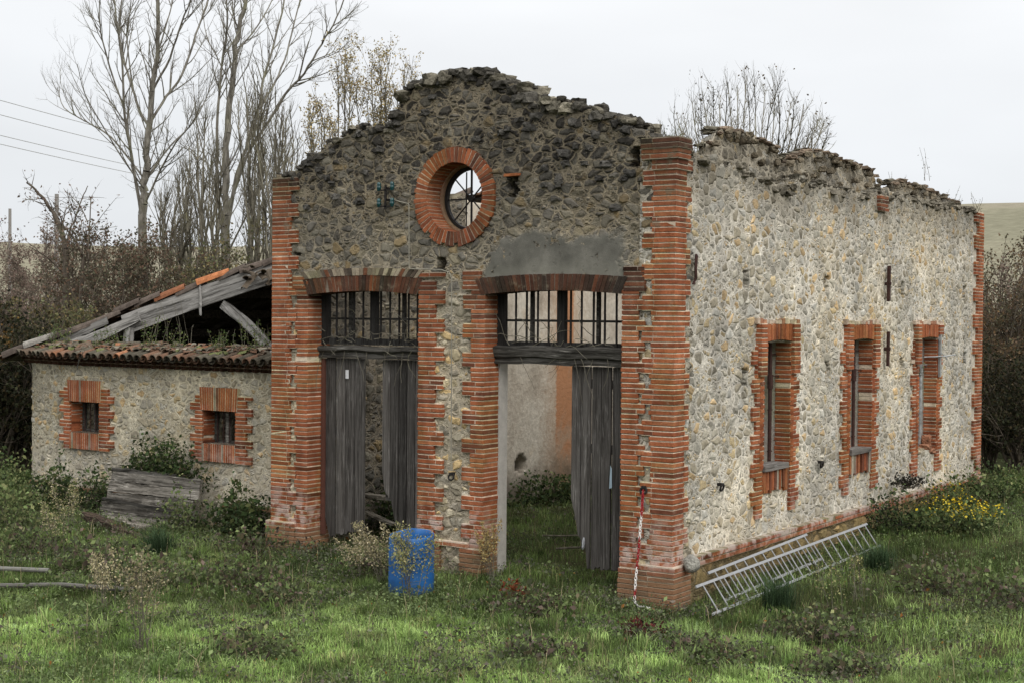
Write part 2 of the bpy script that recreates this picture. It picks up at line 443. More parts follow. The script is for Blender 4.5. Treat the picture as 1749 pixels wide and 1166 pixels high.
M['irond'] = simple('dark_iron', (.016, .014, .013), .7, 0., .4, 30, .3, .2)
M['zinc'] = simple('galvanised_pipe', (.32, .33, .33), .45, .4, .25, 14, .1)
M['alu'] = simple('ladder_aluminium', (.29, .295, .30), .55, .4, .12, 18, .08)
M['tile'] = col_mat('roof_tile', .95, 9, 60, .4, .6, .08, .012)
M['stone'] = col_mat('loose_stone', .98, 7, 40, .5, .9, .05, .03)
M['paint'] = col_mat('painted_thing', .6, 10, 60, .15, .15, .3)
M['glassy'] = simple('insulator_glass', (.008, .05, .055), .3, 0., .3, 30, 0., .6)
M['cable'] = simple('grey_cable', (.22, .205, .165), .8, 0., .2)
M['plastic'] = None
M['bark'] = bark_mat('poplar_bark', (.23, .215, .185), (.11, .10, .085), (.18, .18, .11))
M['barkd'] = bark_mat('shrub_bark', (.12, .10, .08), (.06, .05, .04), (.13, .12, .07))
M['barkg'] = bark_mat('sapling_bark', (.19, .175, .135), (.10, .09, .07), (.17, .165, .09))
M['leaf'] = leaf_mat('leaf')
M['grass'] = leaf_mat('grass_blade', .3, .6)
M['dry'] = leaf_mat('dry_plume', .35, .9)
M['soil'] = ground_mat()
M['moss'] = col_mat('roof_moss', 1., 12, 70, .5, .9, .02, .03)

def blue_plastic():
    s = NT('blue_plastic'); P = s.obj()
    n = s.noise(P, 3, 4); n2 = s.noise(s.vmul(P, (8, 8, 2)), 3, 3)
    z = s.sep(P)[2]
    c = s.mix(s.map(n, .3, .7), (.012, .085, .27), (.018, .12, .34))
    c = s.mix(s.math('MULTIPLY', s.map(n2, .58, .8), .2), c, (.06, .19, .40))
    c = s.mix(s.map(s.math('ADD', z, s.math('MULTIPLY', n, .3)), .35, .1), c, (.05, .075, .10))
    return s.fin(c, .48, n2, .08, .004, spec=.4)
M['plastic'] = blue_plastic()

# ------------------------------------------------------------------ camera, sky, sun
CAM = (8.29402, -15.76415, 3.63691)
YAW, PIT, ROL = -0.59698, -0.01806, 0.00853
def cam_axes():
    F = Vector((math.sin(YAW) * math.cos(PIT), math.cos(YAW) * math.cos(PIT), math.sin(PIT)))
    R = Vector((math.cos(YAW), -math.sin(YAW), 0)); U = R.cross(F)
    c, s_ = math.cos(ROL), math.sin(ROL)
    return R * c + U * s_, R * -s_ + U * c, F
R2, U2, FW = cam_axes()
cd = bpy.data.cameras.new('Camera'); cam = bpy.data.objects.new('Camera', cd); COL.objects.link(cam)
from mathutils import Matrix
mw = Matrix(((R2.x, U2.x, -FW.x, CAM[0]), (R2.y, U2.y, -FW.y, CAM[1]), (R2.z, U2.z, -FW.z, CAM[2]), (0, 0, 0, 1)))
cam.matrix_world = mw
cd.sensor_width = 36; cd.lens = 2435.0 / 1749 * 36
cd.clip_end = 3000; cd.clip_start = .1
SC.camera = cam

SUN_EL, SUN_AZ = RAD(42), RAD(118)      # azimuth measured from +Y towards +X
w = bpy.data.worlds.new('World'); SC.world = w; w.use_nodes = True
nt = w.node_tree; nt.nodes.clear()
wo = nt.nodes.new('ShaderNodeOutputWorld'); bg = nt.nodes.new('ShaderNodeBackground')
sky = nt.nodes.new('ShaderNodeTexSky'); sky.sky_type = 'NISHITA'; sky.sun_disc = False
sky.sun_elevation = SUN_EL; sky.sun_rotation = SUN_AZ; sky.dust_density = 4
tc = nt.nodes.new('ShaderNodeTexCoord'); sx = nt.nodes.new('ShaderNodeSeparateXYZ')
nt.links.new(tc.outputs['Generated'], sx.inputs[0])
cr = nt.nodes.new('ShaderNodeValToRGB')
nt.links.new(sx.outputs[2], cr.inputs[0])
els = cr.color_ramp.elements
stops = [(0., (8.3, 8.6, 8.95)), (.07, (8.7, 8.98, 9.3)), (.16, (9.3, 9.5, 9.75)), (.3, (11.5, 11.6, 11.7)), (1., (22., 22., 22.))]
while len(els) < len(stops): els.new(.5)
for e, (p, c) in zip(els, stops): e.position = p; e.color = (*c, 1)
nz = nt.nodes.new('ShaderNodeTexNoise'); nz.inputs['Scale'].default_value = 2.2; nz.inputs['Detail'].default_value = 4
mp = nt.nodes.new('ShaderNodeMapping'); mp.inputs['Scale'].default_value = (1, 1, 3.5)
nt.links.new(tc.outputs['Generated'], mp.inputs[0]); nt.links.new(mp.outputs[0], nz.inputs['Vector'])
cl = nt.nodes.new('ShaderNodeMapRange'); cl.inputs['From Min'].default_value = .3; cl.inputs['From Max'].default_value = .7
cl.inputs['To Min'].default_value = .93; cl.inputs['To Max'].default_value = 1.07
nt.links.new(nz.outputs['Fac'], cl.inputs[0])
mu = nt.nodes.new('ShaderNodeMix'); mu.data_type = 'RGBA'; mu.blend_type = 'MULTIPLY'; mu.inputs[0].default_value = 1
nt.links.new(cr.outputs[0], mu.inputs[6]); nt.links.new(cl.outputs[0], mu.inputs[7])
mx = nt.nodes.new('ShaderNodeMix'); mx.data_type = 'RGBA'; mx.inputs[0].default_value = .93   # cloud cover
nt.links.new(sky.outputs[0], mx.inputs[6]); nt.links.new(mu.outputs[2], mx.inputs[7])
nt.links.new(mx.outputs[2], bg.inputs[0]); bg.inputs[1].default_value = .1
nt.links.new(bg.outputs[0], wo.inputs[0])
sd = bpy.data.lights.new('Sun', 'SUN'); sd.energy = 2.0; sd.angle = RAD(55); sd.color = (1, .97, .92)
so = bpy.data.objects.new('Sun', sd); COL.objects.link(so)
sdir = Vector((math.sin(SUN_AZ) * math.cos(SUN_EL), math.cos(SUN_AZ) * math.cos(SUN_EL), math.sin(SUN_EL)))
so.rotation_euler = sdir.to_track_quat('Z', 'Y').to_euler(); so.location = (20, -20, 30)
SC.view_settings.view_transform = 'Standard'; SC.view_settings.look = 'None'; SC.view_settings.exposure = 0
SC.render.engine = 'CYCLES'
SC.cycles.max_bounces = 6; SC.cycles.diffuse_bounces = 3; SC.cycles.transparent_max_bounces = 4
SC.cycles.use_denoising = True

# ------------------------------------------------------------------ terrain
def gz(x, y):
    x = np.asarray(x, float); y = np.asarray(y, float)
    g = .03 + .022 * np.clip(y, 0, 14) + .013 * np.clip(-x, 0, 14)
    s = -.85 * y + .5 * x
    g = g + 2.1 * sstep(3.0, 19, s)
    g = g + (.55 * sstep(2.2, 7., x + .25 * y) * sstep(16, 4, y))
    g = g + .10 * (fbm(x * .7, y * .7, 3) - .5) + .05 * (fbm(x * 2.3, y * 2.3, 9) - .5)
    g = g - .08 * sstep(1.2, .0, np.abs(x - .3) + np.abs(np.clip(y, 0, 0) - y) * .6)
    d = np.hypot(x + 4, y - 5)
    az = np.arctan2(x - CAM[0], y - CAM[1])         # seen from the bank; left is negative
    H = 15.8 + 8.2 * sstep(-.72, -.22, az) + 1.2 * np.sin(az * 9)
    back = sstep(-8, 14, y + .35 * np.abs(x))
    return g + back * (H * sstep(24, 250, d) + .02 * np.clip(d - 250, 0, 400) * 0)
def gh(x, y): return float(gz(x, y))

def axis_pts(n, near, far):
    t = np.linspace(-1, 1, n)
    k = 6.0
    return near + far * np.sinh(k * t) / np.sinh(k)
gx = axis_pts(260, -3, 560); gy = axis_pts(260, 2, 560)
X, Y = np.meshgrid(gx, gy, indexing='ij')
V = np.stack([X, Y, gz(X, Y)], -1).reshape(-1, 3)
I = np.arange(260 * 260).reshape(260, 260)
Fq = np.stack([I[:-1, :-1], I[1:, :-1], I[1:, 1:], I[:-1, 1:]], -1).reshape(-1, 4)
me = np_mesh('ground', V, [Fq])
tag(link('ground', me, M['soil'], smooth=True), 'rough meadow with fields rising to a low hill', kind='structure')

# ------------------------------------------------------------------ the ruined hall
hall = empty('ruined_hall', (0, 0, 0), 'roofless stone and brick hall with two tall doorways and a round window', 'ruined building')

def grid_wall(name, P0, ud, nd, u0, u1, z0, z1, res, keep, thick, mats, parent, back_mat=1):
    """slab of masonry whose outline and openings come from keep(u, z); nd is the outward normal"""
    nu = int(round((u1 - u0) / res)); nz_ = int(round((z1 - z0) / res))
    u = u0 + np.arange(nu + 1) * (u1 - u0) / nu; z = z0 + np.arange(nz_ + 1) * (z1 - z0) / nz_
    uc = (u[:-1] + u[1:]) / 2; zc = (z[:-1] + z[1:]) / 2
    UC, ZC = np.meshgrid(uc, zc, indexing='ij')
    K = keep(UC, ZC)
    UU, ZZ = np.meshgrid(u, z, indexing='ij')
    n = (nu + 1) * (nz_ + 1)
    P0 = np.array(P0, float); ud = np.array(ud, float); nd = np.array(nd, float)
    front = P0 + UU.reshape(-1, 1) * ud + ZZ.reshape(-1, 1) * np.array([0, 0, 1.])
    back = front - nd * thick
    V = np.concatenate([front, back])
    I = np.arange(n).reshape(nu + 1, nz_ + 1)
    a, b, c, d = I[:-1, :-1][K], I[1:, :-1][K], I[1:, 1:][K], I[:-1, 1:][K]
    # orientation: ud x z == -nd or nd
    flip = np.dot(np.cross(ud, [0, 0, 1.]), nd) < 0
    fr = np.stack([a, b, c, d], -1); bk = np.stack([d, c, b, a], -1) + n
    Kp = np.pad(K, 1)
    side = []
    c0 = Kp[1:-1, 1:-1]
    for dx, dz, p, q in ((0, -1, (0, 0), (1, 0)), (0, 1, (1, 1), (0, 1)), (1, 0, (1, 0), (1, 1)), (-1, 0, (0, 1), (0, 0))):
        E_ = c0 & ~Kp[1 + dx:Kp.shape[0] - 1 + dx, 1 + dz:Kp.shape[1] - 1 + dz]
        ii, jj = np.nonzero(E_)
        p_ = I[ii + p[0], jj + p[1]]; q_ = I[ii + q[0], jj + q[1]]
        side.append(np.stack([p_, p_ + n, q_ + n, q_], -1))
    sd_ = np.concatenate(side)
    F = np.concatenate([fr, bk, sd_])
    if flip: F = F[:, ::-1]
    mi = np.concatenate([np.zeros(len(fr)), np.full(len(bk), back_mat), np.zeros(len(sd_))])
    used = np.unique(F); re = np.full(len(V), -1); re[used] = np.arange(len(used))
    return link(name, np_mesh(name, V[used], [re[F]], matidx=mi), mats, parent, smooth=True)

FPROF = [(-6.8, 5.74), (-6.4, 5.73), (-6.144, 5.92), (-5.709, 6.13), (-5.262, 6.30), (-4.824, 6.33), (-4.60, 6.34), (-4.40, 6.56), (-4.295, 6.80), (-4.035, 6.87), (-3.728, 6.92), (-3.426, 6.95), (-3.178, 6.95), (-2.904, 6.90), (-2.691, 6.80), (-2.404, 6.68), (-2.169, 6.54), (-2.05, 6.41), (-1.937, 6.42), (-1.665, 6.44), (-1.396, 6.38), (-1.043, 6.24), (-.698, 6.10), (-.461, 6.0), (-.401, 5.86), (0., 5.8)]
fpx, fpz = np.array([p[0] for p in FPROF]), np.array([p[1] for p in FPROF])
RC = (-3.388, 5.255)        # centre of the round window
def front_keep(u, z):
    top = np.interp(u, fpx, fpz) + .10 * (fbm(u * 5, u * 0 + 3, 5) - .5) + .07 * (vnoise(u * 11, u * 0, 8) - .5)
    k = z < top
    def door(x0, x1, zs, rise):
        xc, hw = (x0 + x1) / 2, (x1 - x0) / 2
        return (u > x0) & (u < x1) & (z < zs + rise * (1 - ((u - xc) / hw) ** 2))
    k &= ~door(-6.09, -3.94, 3.95, .05) & ~door(-2.89, -.68, 3.95, .05)
    k &= np.hypot(u - RC[0], z - RC[1]) > .52
    for hx, hz, ww, hh in ((-2.43, 5.36, .07, .13), (-3.62, 4.32, .07, .11), (-.50, 5.66, .13, .12), (-6.33, 4.45, .06, .1), (-3.75, 5.62, .08, .08), (-.35, 3.12, .05, .1)):
        k &= ~((np.abs(u - hx + .02 * np.sin(z * 40)) < ww) & (np.abs(z - hz) < hh))
    return k
grid_wall('front_wall', (0, 0, 0), (1, 0, 0), (0, -1, 0), -6.75, 0., -.3, 7.05, .024, front_keep, .5, [M['front'], M['inner']], hall)

WIN = [(2.64, 3.60, 1.53, 3.30), (5.94, 6.95, 1.52, 3.29), (9.27, 10.30, 1.26, 3.29)]
RPROF = [(0, 5.74), (.34, 5.74), (.75, 5.73), (1.43, 5.70), (2.35, 5.66), (3.2, 5.52), (3.5, 5.50), (3.9, 5.70), (4.66, 5.70), (5.6, 5.66), (6.9, 5.66), (7.2, 5.76), (8.6, 5.78), (10.25, 5.76), (11.67, 5.78), (13.07, 5.80)]
rpx, rpz = np.array([p[0] for p in RPROF]), np.array([p[1] for p in RPROF])
HOLES = [(.47, 4.24), (2.11, 4.167), (4.99, 4.171), (8.46, 4.171), (12.01, 4.154), (.46, 2.90), (2.09, 2.83), (5.08, 2.87), (8.48, 2.87), (12.1, 2.88)]
def side_keep(u, z):
    top = np.interp(u, rpx, rpz) + .14 * (fbm(u * 3.4, u * 0 + 8, 15) - .5) + .07 * (vnoise(u * 9, u * 0, 18) - .5)
    k = z < top
    for y0, y1, z0, z1 in WIN:
        k &= ~((u > y0 - .03) & (u < y1 + .03) & (z > z0) & (z < z1))
    for i, (hy, hz) in enumerate(HOLES):
        k &= ~((np.abs(u - hy + .02 * np.sin(z * 30 + i)) < .09) & (np.abs(z - hz) < .115))
    return k
grid_wall('side_wall', (0, 0, 0), (0, 1, 0), (1, 0, 0), 0., 13.07, -.3, 6.0, .026, side_keep, .5, [M['side'], M['plaster']], hall)

def left_keep(u, z): return z < 5.62 + .25 * (fbm(u * 1.4, u * 0, 4) - .5) + .15 * (vnoise(u * 5, u * 0, 6) - .5)
grid_wall('left_wall', (-6.25, 0, 0), (0, 1, 0), (1, 0, 0), .5, 4.2, -.3, 5.9, .05, left_keep, .5, [M['inner'], M['inner']], hall)
def left2_keep(u, z): return (z < 5.58 + .25 * (fbm(u * 1.4, u * 0, 4) - .5)) & (np.hypot((u - 5.95) * .8, z - .92) > .17)
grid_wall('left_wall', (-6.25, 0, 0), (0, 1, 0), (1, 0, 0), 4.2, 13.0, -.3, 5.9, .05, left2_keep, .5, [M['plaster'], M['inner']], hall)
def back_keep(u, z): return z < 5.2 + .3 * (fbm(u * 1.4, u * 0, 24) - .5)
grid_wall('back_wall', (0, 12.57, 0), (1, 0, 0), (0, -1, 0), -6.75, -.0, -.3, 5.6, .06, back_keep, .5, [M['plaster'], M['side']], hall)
# brick pilaster on the plastered wall
mb = MB()

# ------------------------------------------------------------------ brickwork
PITCH, TH = .065, .046
MORT = (.68, .59, .47)
def sc(k, c): return tuple(v * k for v in c)
def brick_col(dark=0.):
    r = random.random()
    if r < .62: c = (.335, .115, .053)
    elif r < .80: c = (.255, .082, .04)
    elif r < .93: c = (.375, .15, .072)
    else: c = (.19, .072, .042)
    k = random.uniform(.8, 1.16)
    d = max(0., min(1., dark + random.uniform(-.15, .15))) if dark else 0
    return tuple(ch * k * (1 - d) + d * b for ch, b in zip(c, (.038, .031, .026)))

def course_wall(mb, T, rng_fn, z0, z1, proud=.03, depth=.14, dark_fn=None, mort=MORT, missing=.005, seed=1, blen=(.30, .40)):
    """courses of brick; T(u, d, z) -> world, d outward; rng_fn(k) -> (u0, u1)"""
    rnd = random.Random(seed)
    n = int((z1 - z0) / PITCH)
    for k in range(n):
        r = rng_fn(k)
        if r is None: continue
        a, b = r
        a += rnd.uniform(-.006, .006); b += rnd.uniform(-.006, .006)
        zz = z0 + k * PITCH
        dk = dark_fn((a + b) / 2, zz) if dark_fn else 0
        mc = sc((1 - .7 * dk) * rnd.uniform(.85, 1.1), mort)
        def bx(ua, ub, da, db, za, zb, col, j):
            p = [(ua, da, za), (ub, da, za), (ub, db, za), (ua, db, za), (ua, da, zb), (ub, da, zb), (ub, db, zb), (ua, db, zb)]
            mb.add([T(u_ + rnd.uniform(-j, j), d_ + rnd.uniform(-j, j), z_ + rnd.uniform(-j, j) * .7) for u_, d_, z_ in p], MB.BF, col)
        bx(a + .009, b - .009, -depth + .006, proud - .003, zz - .004, zz + PITCH + .002, mc, .0)
        u = a
        first = rnd.uniform(*blen) * (1 if k % 2 else .6)
        L = first
        while u < b - .02:
            e = min(u + L, b)
            if b - e < .09: e = b
            if rnd.random() > missing:
                pr = proud + rnd.uniform(.0, .006)
                bx(u + (.005 if u > a else 0), e - (.008 if e < b else 0), -depth, pr, zz + .006 + rnd.uniform(-.002, .002), zz + .006 + TH + rnd.uniform(-.003, .003), brick_col(dk) if rnd.random() > .03 else sc(.45, brick_col(dk)), .0018)
            u = e; L = rnd.uniform(*blen)

def TF(u, d, z): return (u, -d, z)              # front wall
def TS(u, d, z): return (d, u, z)               # side wall
def tooth(base_in, base_out, extra, side, grp=3, ph=0, jit=.02):
    def f(k):
        t = ((k + ph) // grp) % 2
        e = extra if t else 0.
        if side == 'r': return (base_in, base_out + e)
        if side == 'l': return (base_in - e, base_out)
        return (base_in - e, base_out + (0 if t else extra))
    return f

# corner pillar: the front and side faces share their courses
def corner_pillar(name, x_in, y_in, ext, z0, z1, sgnx, seed, capped):
    mb = MB()
    rnd = random.Random(seed)
    n = int((z1 - z0) / PITCH)
    for k in range(n):
        zz = z0 + k * PITCH
        t = ((k + seed) // 3) % 2
        top = n - k
        ex = .03
        wx = x_in + (ext if t else 0) + rnd.uniform(-.015, .015); wy = y_in + (0 if t else ext * .8) + rnd.uniform(-.015, .015)
        if zz < .48: ex, wx, wy = .085, x_in + ext + .02, y_in + ext * .8
        if capped and top <= 4: ex = .085 + (.02 if top <= 2 else 0); wx = x_in + ext; wy = .26
        if capped and 5 <= top <= 6: ex = .05
        dk = .0
        if zz > z1 - .9: dk = .25 + .3 * (zz - z1 + .9) / .9
        if top <= 5: dk = .5
        if top <= 2: dk = .85
        mc = sc((1 - .7 * dk) * rnd.uniform(.85, 1.1), MORT)
        lo, hi = (-wx, ex) if sgnx > 0 else (-ex, wx)
        a, b = (lo + .005, hi - .001) if sgnx > 0 else (lo + .001, hi - .005)
        mb.box((a, -ex + .001, zz - .004), (b, wy - .005, zz + PITCH + .002), mc)
        s1 = rnd.uniform(.22, .32) if not t else wx * .62
        def bk(x0, x1, y0, y1):
            j = .004
            pr = rnd.uniform(.0, .005)
            mb.box((x0, y0 - pr, zz + .006 + rnd.uniform(-.002, .002)), (x1 + pr * (sgnx > 0), y1, zz + .006 + TH + rnd.uniform(-.003, .003)), brick_col(dk), .002)
        if sgnx > 0:
            bk(-s1, ex, -ex, min(.24, wy)); bk(-wx, -s1 - .008, -ex, .12)
            if wy > .25: bk(-.12, ex, .248, wy)
        else:
            bk(-ex, s1, -ex, wy); bk(s1 + .008, wx, -ex, .12)
    return mb
cp = corner_pillar('c', .29, .27, .14, -.25, 5.87, 1, 2, True)
cp.build('brick_pillar', M['brick'], hall)
o_ = corner_pillar('l', .34, .4, .13, -.25, 5.72, -1, 5, False)
o_.v = [(x - 6.75, y, z) for x, y, z in o_.v]
o_.build('brick_pillar', M['brick'], hall)
# far corner, seen along the side wall
mb = MB(); course_wall(mb, TS, tooth(12.78, 13.10, .2, 'l', 4), .1, 5.78, .05, .2, seed=31); mb.build('brick_pillar', M['brick'], hall)

# jambs of the two doorways
def fdark(u, z): return .75 * float(sstep(3.4, 4.1, z)) * (.6 + .5 * vnoise(u * 3, z * 3, 2))
def pl(k, z0=-.25): return z0 + k * PITCH
def jamb(x0, x1, ext, side, seed, z1=4.08, grp=3, plinth=.06):
    mb = MB()
    f = tooth(x0, x1, ext, side, grp, seed)
    zp = .47
    course_wall(mb, TF, f, zp, z1, .03, .46, fdark, seed=seed)
    course_wall(mb, TF, lambda k: (x0 - (ext if side == 'l' else 0) , x1 + (ext if side == 'r' else 0)), -.25, zp, .075, .46, None, seed=seed + 50, missing=.0)
    return mb
jl = jamb(-6.27, -6.05, .04, 'l', 41, grp=2); jl.build('brick_jamb', M['brick'], hall)
jl = jamb(-3.985, -3.70, .15, 'r', 42, 4.15); jl.build('brick_jamb', M['brick'], hall)
jl = jamb(-3.075, -2.85, .14, 'l', 43, 4.0); jl.build('brick_jamb', M['brick'], hall)
jl = jamb(-.72, -.48, .09, 'r', 44, 4.12, 2); jl.build('brick_jamb', M['brick'], hall)
# plinth of the central pier and its band
mb = MB(); course_wall(mb, TF, lambda k: (-3.69, -3.08), .47, .47 + PITCH * 1.05, .085, .12, None, seed=46, missing=0); mb.build('plinth_band', M['brick'], hall)
grid_wall('plinth', (0, -.045, 0), (1, 0, 0), (0, -1, 0), -3.70, -3.07, -.3, .47, .025, lambda u, z: z < 9, .1, [M['front'], M['front']], hall)

def arch(x0, x1, zs, rise, th, proud, dark, seed, w=.062, col_fn=None, name='brick_arch'):
    """segmental arch of bricks on edge"""
    mb = MB(); rnd = random.Random(seed)
    xc, hw = (x0 + x1) / 2, (x1 - x0) / 2
    n = int((x1 - x0) / w)
    for i in range(n):
        ua = x0 + i * w; ub = ua + w
        def zi(u): return zs + rise * (1 - ((u - xc) / hw) ** 2)
        lean = lambda u: (u - xc) * .10
        def q(u, t, d): 
            return (u + lean(u) * t, -d, zi(u) + th * t)
        dk = min(.95, dark * (.6 + .6 * float(vnoise(i * .31, seed, 3))))
        for (a, b, t0, t1, pr, col) in ((ua, ub, .01, .985, proud - .01, tuple(m * (1 - .8 * dk) * .75 for m in MORT)), (ua + .005, ub - .006, 0, 1, proud + rnd.uniform(-.008, .006), col_fn() if col_fn else brick_col(dk))):
            p = [q(a, t0, pr), q(b, t0, pr), q(b, t0, -.35), q(a, t0, -.35), q(a, t1, pr), q(b, t1, pr), q(b, t1, -.35), q(a, t1, -.35)]
            p = [tuple(c + rnd.uniform(-.003, .003) for c in v) for v in p]
            mb.add(p, MB.BF, col)
    return mb.build(name, M['brick'], hall)
arch(-6.06, -3.99, 3.915, .055, .225, .04, .80, 61)
def pale():
    k = random.uniform(.6, 1.15); r = random.random()
    return tuple(c * k for c in ((.34, .30, .23) if r < .6 else (.27, .12, .07) if r < .8 else (.12, .10, .08)))
arch(-6.10, -3.95, 4.145, .05, .105, .045, .3, 62, .07, pale, 'relieving_arch')
arch(-2.91, -.68, 3.915, .055, .215, .045, .98, 63)
# quoin ends beside the arches
for (a_, b_, za_, zb_, dk_, sd_) in ((-6.36, -6.06, 4.0, 4.24, .3, 65), (-3.98, -3.55, 4.16, 4.24, .3, 66), (-3.22, -2.93, 3.98, 4.3, .35, 67), (-.70, -.40, 3.95, 4.32, .7, 68)):
    mb = MB(); course_wall(mb, TF, lambda k: (a_, b_), za_, zb_, .035, .2, lambda u, z: dk_, seed=sd_); mb.build('arch_shoulder', M['brick'], hall)

# round window
mb = MB(); rnd = random.Random(71)
NB = 56
for i in range(NB):
    a0 = 2 * math.pi * i / NB; a1 = 2 * math.pi * (i + 1) / NB
    am = (a0 + a1) / 2
    low = max(0, -math.sin(am)); ur = max(0, math.cos(am - .7))
    dk = .15 + .75 * low ** 2 * (rnd.random() < .55) + .5 * ur ** 3 * (rnd.random() < .6)
    ro = .69 + rnd.uniform(-.015, .012) - (.05 * (rnd.random() < .3) if low > .6 else 0); ri = .475 + rnd.uniform(-.004, .004)
    def q(r, a, d): return (RC[0] + r * math.cos(a), -d, RC[1] + r * math.sin(a))
    for (x0, x1, r0, r1, pr, dp, col) in ((a0, a1, ri + .006, ro - .012, .022, -.3, tuple(m * (1 - .6 * dk) for m in MORT)), (a0 + .012, a1 - .013, ri, ro, .030 + rnd.uniform(-.004, .006), -.29, brick_col(dk * .8))):
        p = [q(r0, x0, dp), q(r0, x1, dp), q(r1, x1, dp), q(r1, x0, dp), q(r0, x0, pr), q(r0, x1, pr), q(r1, x1, pr), q(r1, x0, pr)]
        mb.add(p, [(0, 1, 2, 3), (7, 6, 5, 4), (0, 4, 5, 1), (1, 5, 6, 2), (2, 6, 7, 3), (3, 7, 4, 0)], col)
rw = mb.build('round_window', M['brick'], hall)
tag(rw, 'round brick-ringed window above the doorways')
# rear reveal and iron wheel
mb = MB()
def ring(mb, r0, r1, y0, y1, n=48, col=(1, 1, 1)):
    V, F = [], []
    for i in range(n):
        a = 2 * math.pi * i / n; c, s_ = math.cos(a), math.sin(a)
        for r, y in ((r0, y0), (r1, y0), (r1, y1), (r0, y1)): V.append((RC[0] + r * c, y, RC[1] + r * s_))
    for i in range(n):
        for k in range(4):
            a = i * 4 + k; b = i * 4 + (k + 1) % 4; c = ((i + 1) % n) * 4 + (k + 1) % 4; d = ((i + 1) % n) * 4 + k
            F.append((a, d, c, b))
    mb.add(V, F, col)
ring(mb, .452, .60, .285, .47, col=(.30, .20, .14)); mb.build('reveal', M['brick'], rw)
mb = MB(); ring(mb, .405, .451, .36, .42)
C0 = Vector((RC[0], .39, RC[1]))
for k in range(4):
    a = math.pi * k / 4 + .0; d = Vector((math.cos(a), 0, math.sin(a)))
    mb.beam(C0 - d * .42, C0 + d * .42, .014 + .006 * (k % 2 == 0), .026 if k == 2 else .018, up=(0, 1, 0))
mb.tube([C0 + Vector((0, -.03, 0)), C0 + Vector((0, .03, 0))], .045, 12)
mb.beam(C0 + Vector((-.11, .03, -.38)), C0 + Vector((-.11, .03, .38)), .014, .014, up=(0, 1, 0))
tag(mb.build('window_wheel', M['irond'], rw), 'dark iron wheel frame with eight spokes')

# lintel beams and barred transoms
def moulded_beam(x0, x1, z0, z1):
    mb = MB()
    prof = [(.06, z0), (-.05, z0), (-.06, z0 + .03), (-.035, z0 + .055), (-.035, z0 + .075), (-.075, z0 + .10), (-.095, z1 - .06), (-.09, z1 - .015), (-.02, z1), (.06, z1)]
    n = 14; V, F = [], []
    for i in range(n + 1):
        x = x0 + (x1 - x0) * i / n
        for y, z in prof: V.append((x, y + .27 + random.uniform(-.005, .005), z + random.uniform(-.004, .004) - .01 * math.sin(i)))
    m = len(prof)
    for i in range(n):
        for k in range(m):
            a = i * m + k; b = i * m + (k + 1) % m
            F.append((a, b, b + m, a + m))
    F.append(tuple(range(m - 1, -1, -1))); F.append(tuple(n * m + k for k in range(m)))
    mb.add(V, F)
    return mb.build('lintel_beam', M['woodx'], hall)
moulded_beam(-6.16, -3.99, 3.0, 3.175); moulded_beam(-2.95, -.725, 2.99, 3.235)
def transom(x0, x1, xm, seed):
    rnd = random.Random(seed); mb = MB(); y = .30
    z0, z1 = 3.2, 3.97
    for xa, xb in ((x0, x0 + .12), (xm - .055, xm + .055), (x1 - .05, x1)): mb.box((xa, y - .03, z0), (xb, y + .06, z1 + .06), (.35,) * 3, .004)
    mb.box((x0, y - .03, z0 - .01), (x1, y + .06, z0 + .085), (.4,) * 3, .004)
    fr = mb.build('transom_window', M['woodv'], hall)
    for a, b in ((x0 + .12, xm - .055), (xm + .055, x1 - .05)):
        mb = MB(); mb.box((a, y, 3.555), (b, y + .03, 3.585), (.5,) * 3, .002)
        m = (a + b) / 2
        mb.box((m - .02, y + .0, z0), (m + .02, y + .06, z1), (.6,) * 3, .003)
        mb.build('glazing_bar', M['woodx'], fr)
    nb = 12
    for i in range(nb):
        x = x0 + .15 + (x1 - x0 - .22) * i / (nb - 1) + rnd.uniform(-.006, .006)
        if abs(x - xm) < .06: continue
        mb = MB(); mb.box((x - .011, y - .05, z0 + .03), (x + .011, y - .028, z1 + .03), (1, 1, 1), .002); mb.build('iron_bar', M['irond'], fr)
    mb = MB()
    for i in range(26):
        x = rnd.uniform(x0 + .05, x1 - .05); z = rnd.uniform(3.2, 3.4)
        pts = [Vector((x, .22, z))]; d = Vector((rnd.uniform(-1, 1), rnd.uniform(-.25, .1), rnd.uniform(-.3, 1)))
        if i > 18: pts[0].z = 3.2; d = Vector((rnd.uniform(-.6, .6), -.1, -1))
        for k in range(rnd.randint(4, 8)):
            d = d + Vector((rnd.uniform(-.6, .6), rnd.uniform(-.15, .12), rnd.uniform(-.5, .3 if i < 19 else .0)))
            q = pts[-1] + d.normalized() * .09
            q.y = max(.10, min(.27, q.y))
            if i < 19: q.z = min(3.9, q.z)
            pts.append(q)
        mb.tube(pts, [.0055 * (1 - .6 * k / len(pts)) for k in range(len(pts))], 4)
    mb.build('dry_vine', M['barkg'], fr)
    return fr
transom(-6.06, -3.985, -5.06, 81); transom(-2.86, -.72, -1.83, 82)

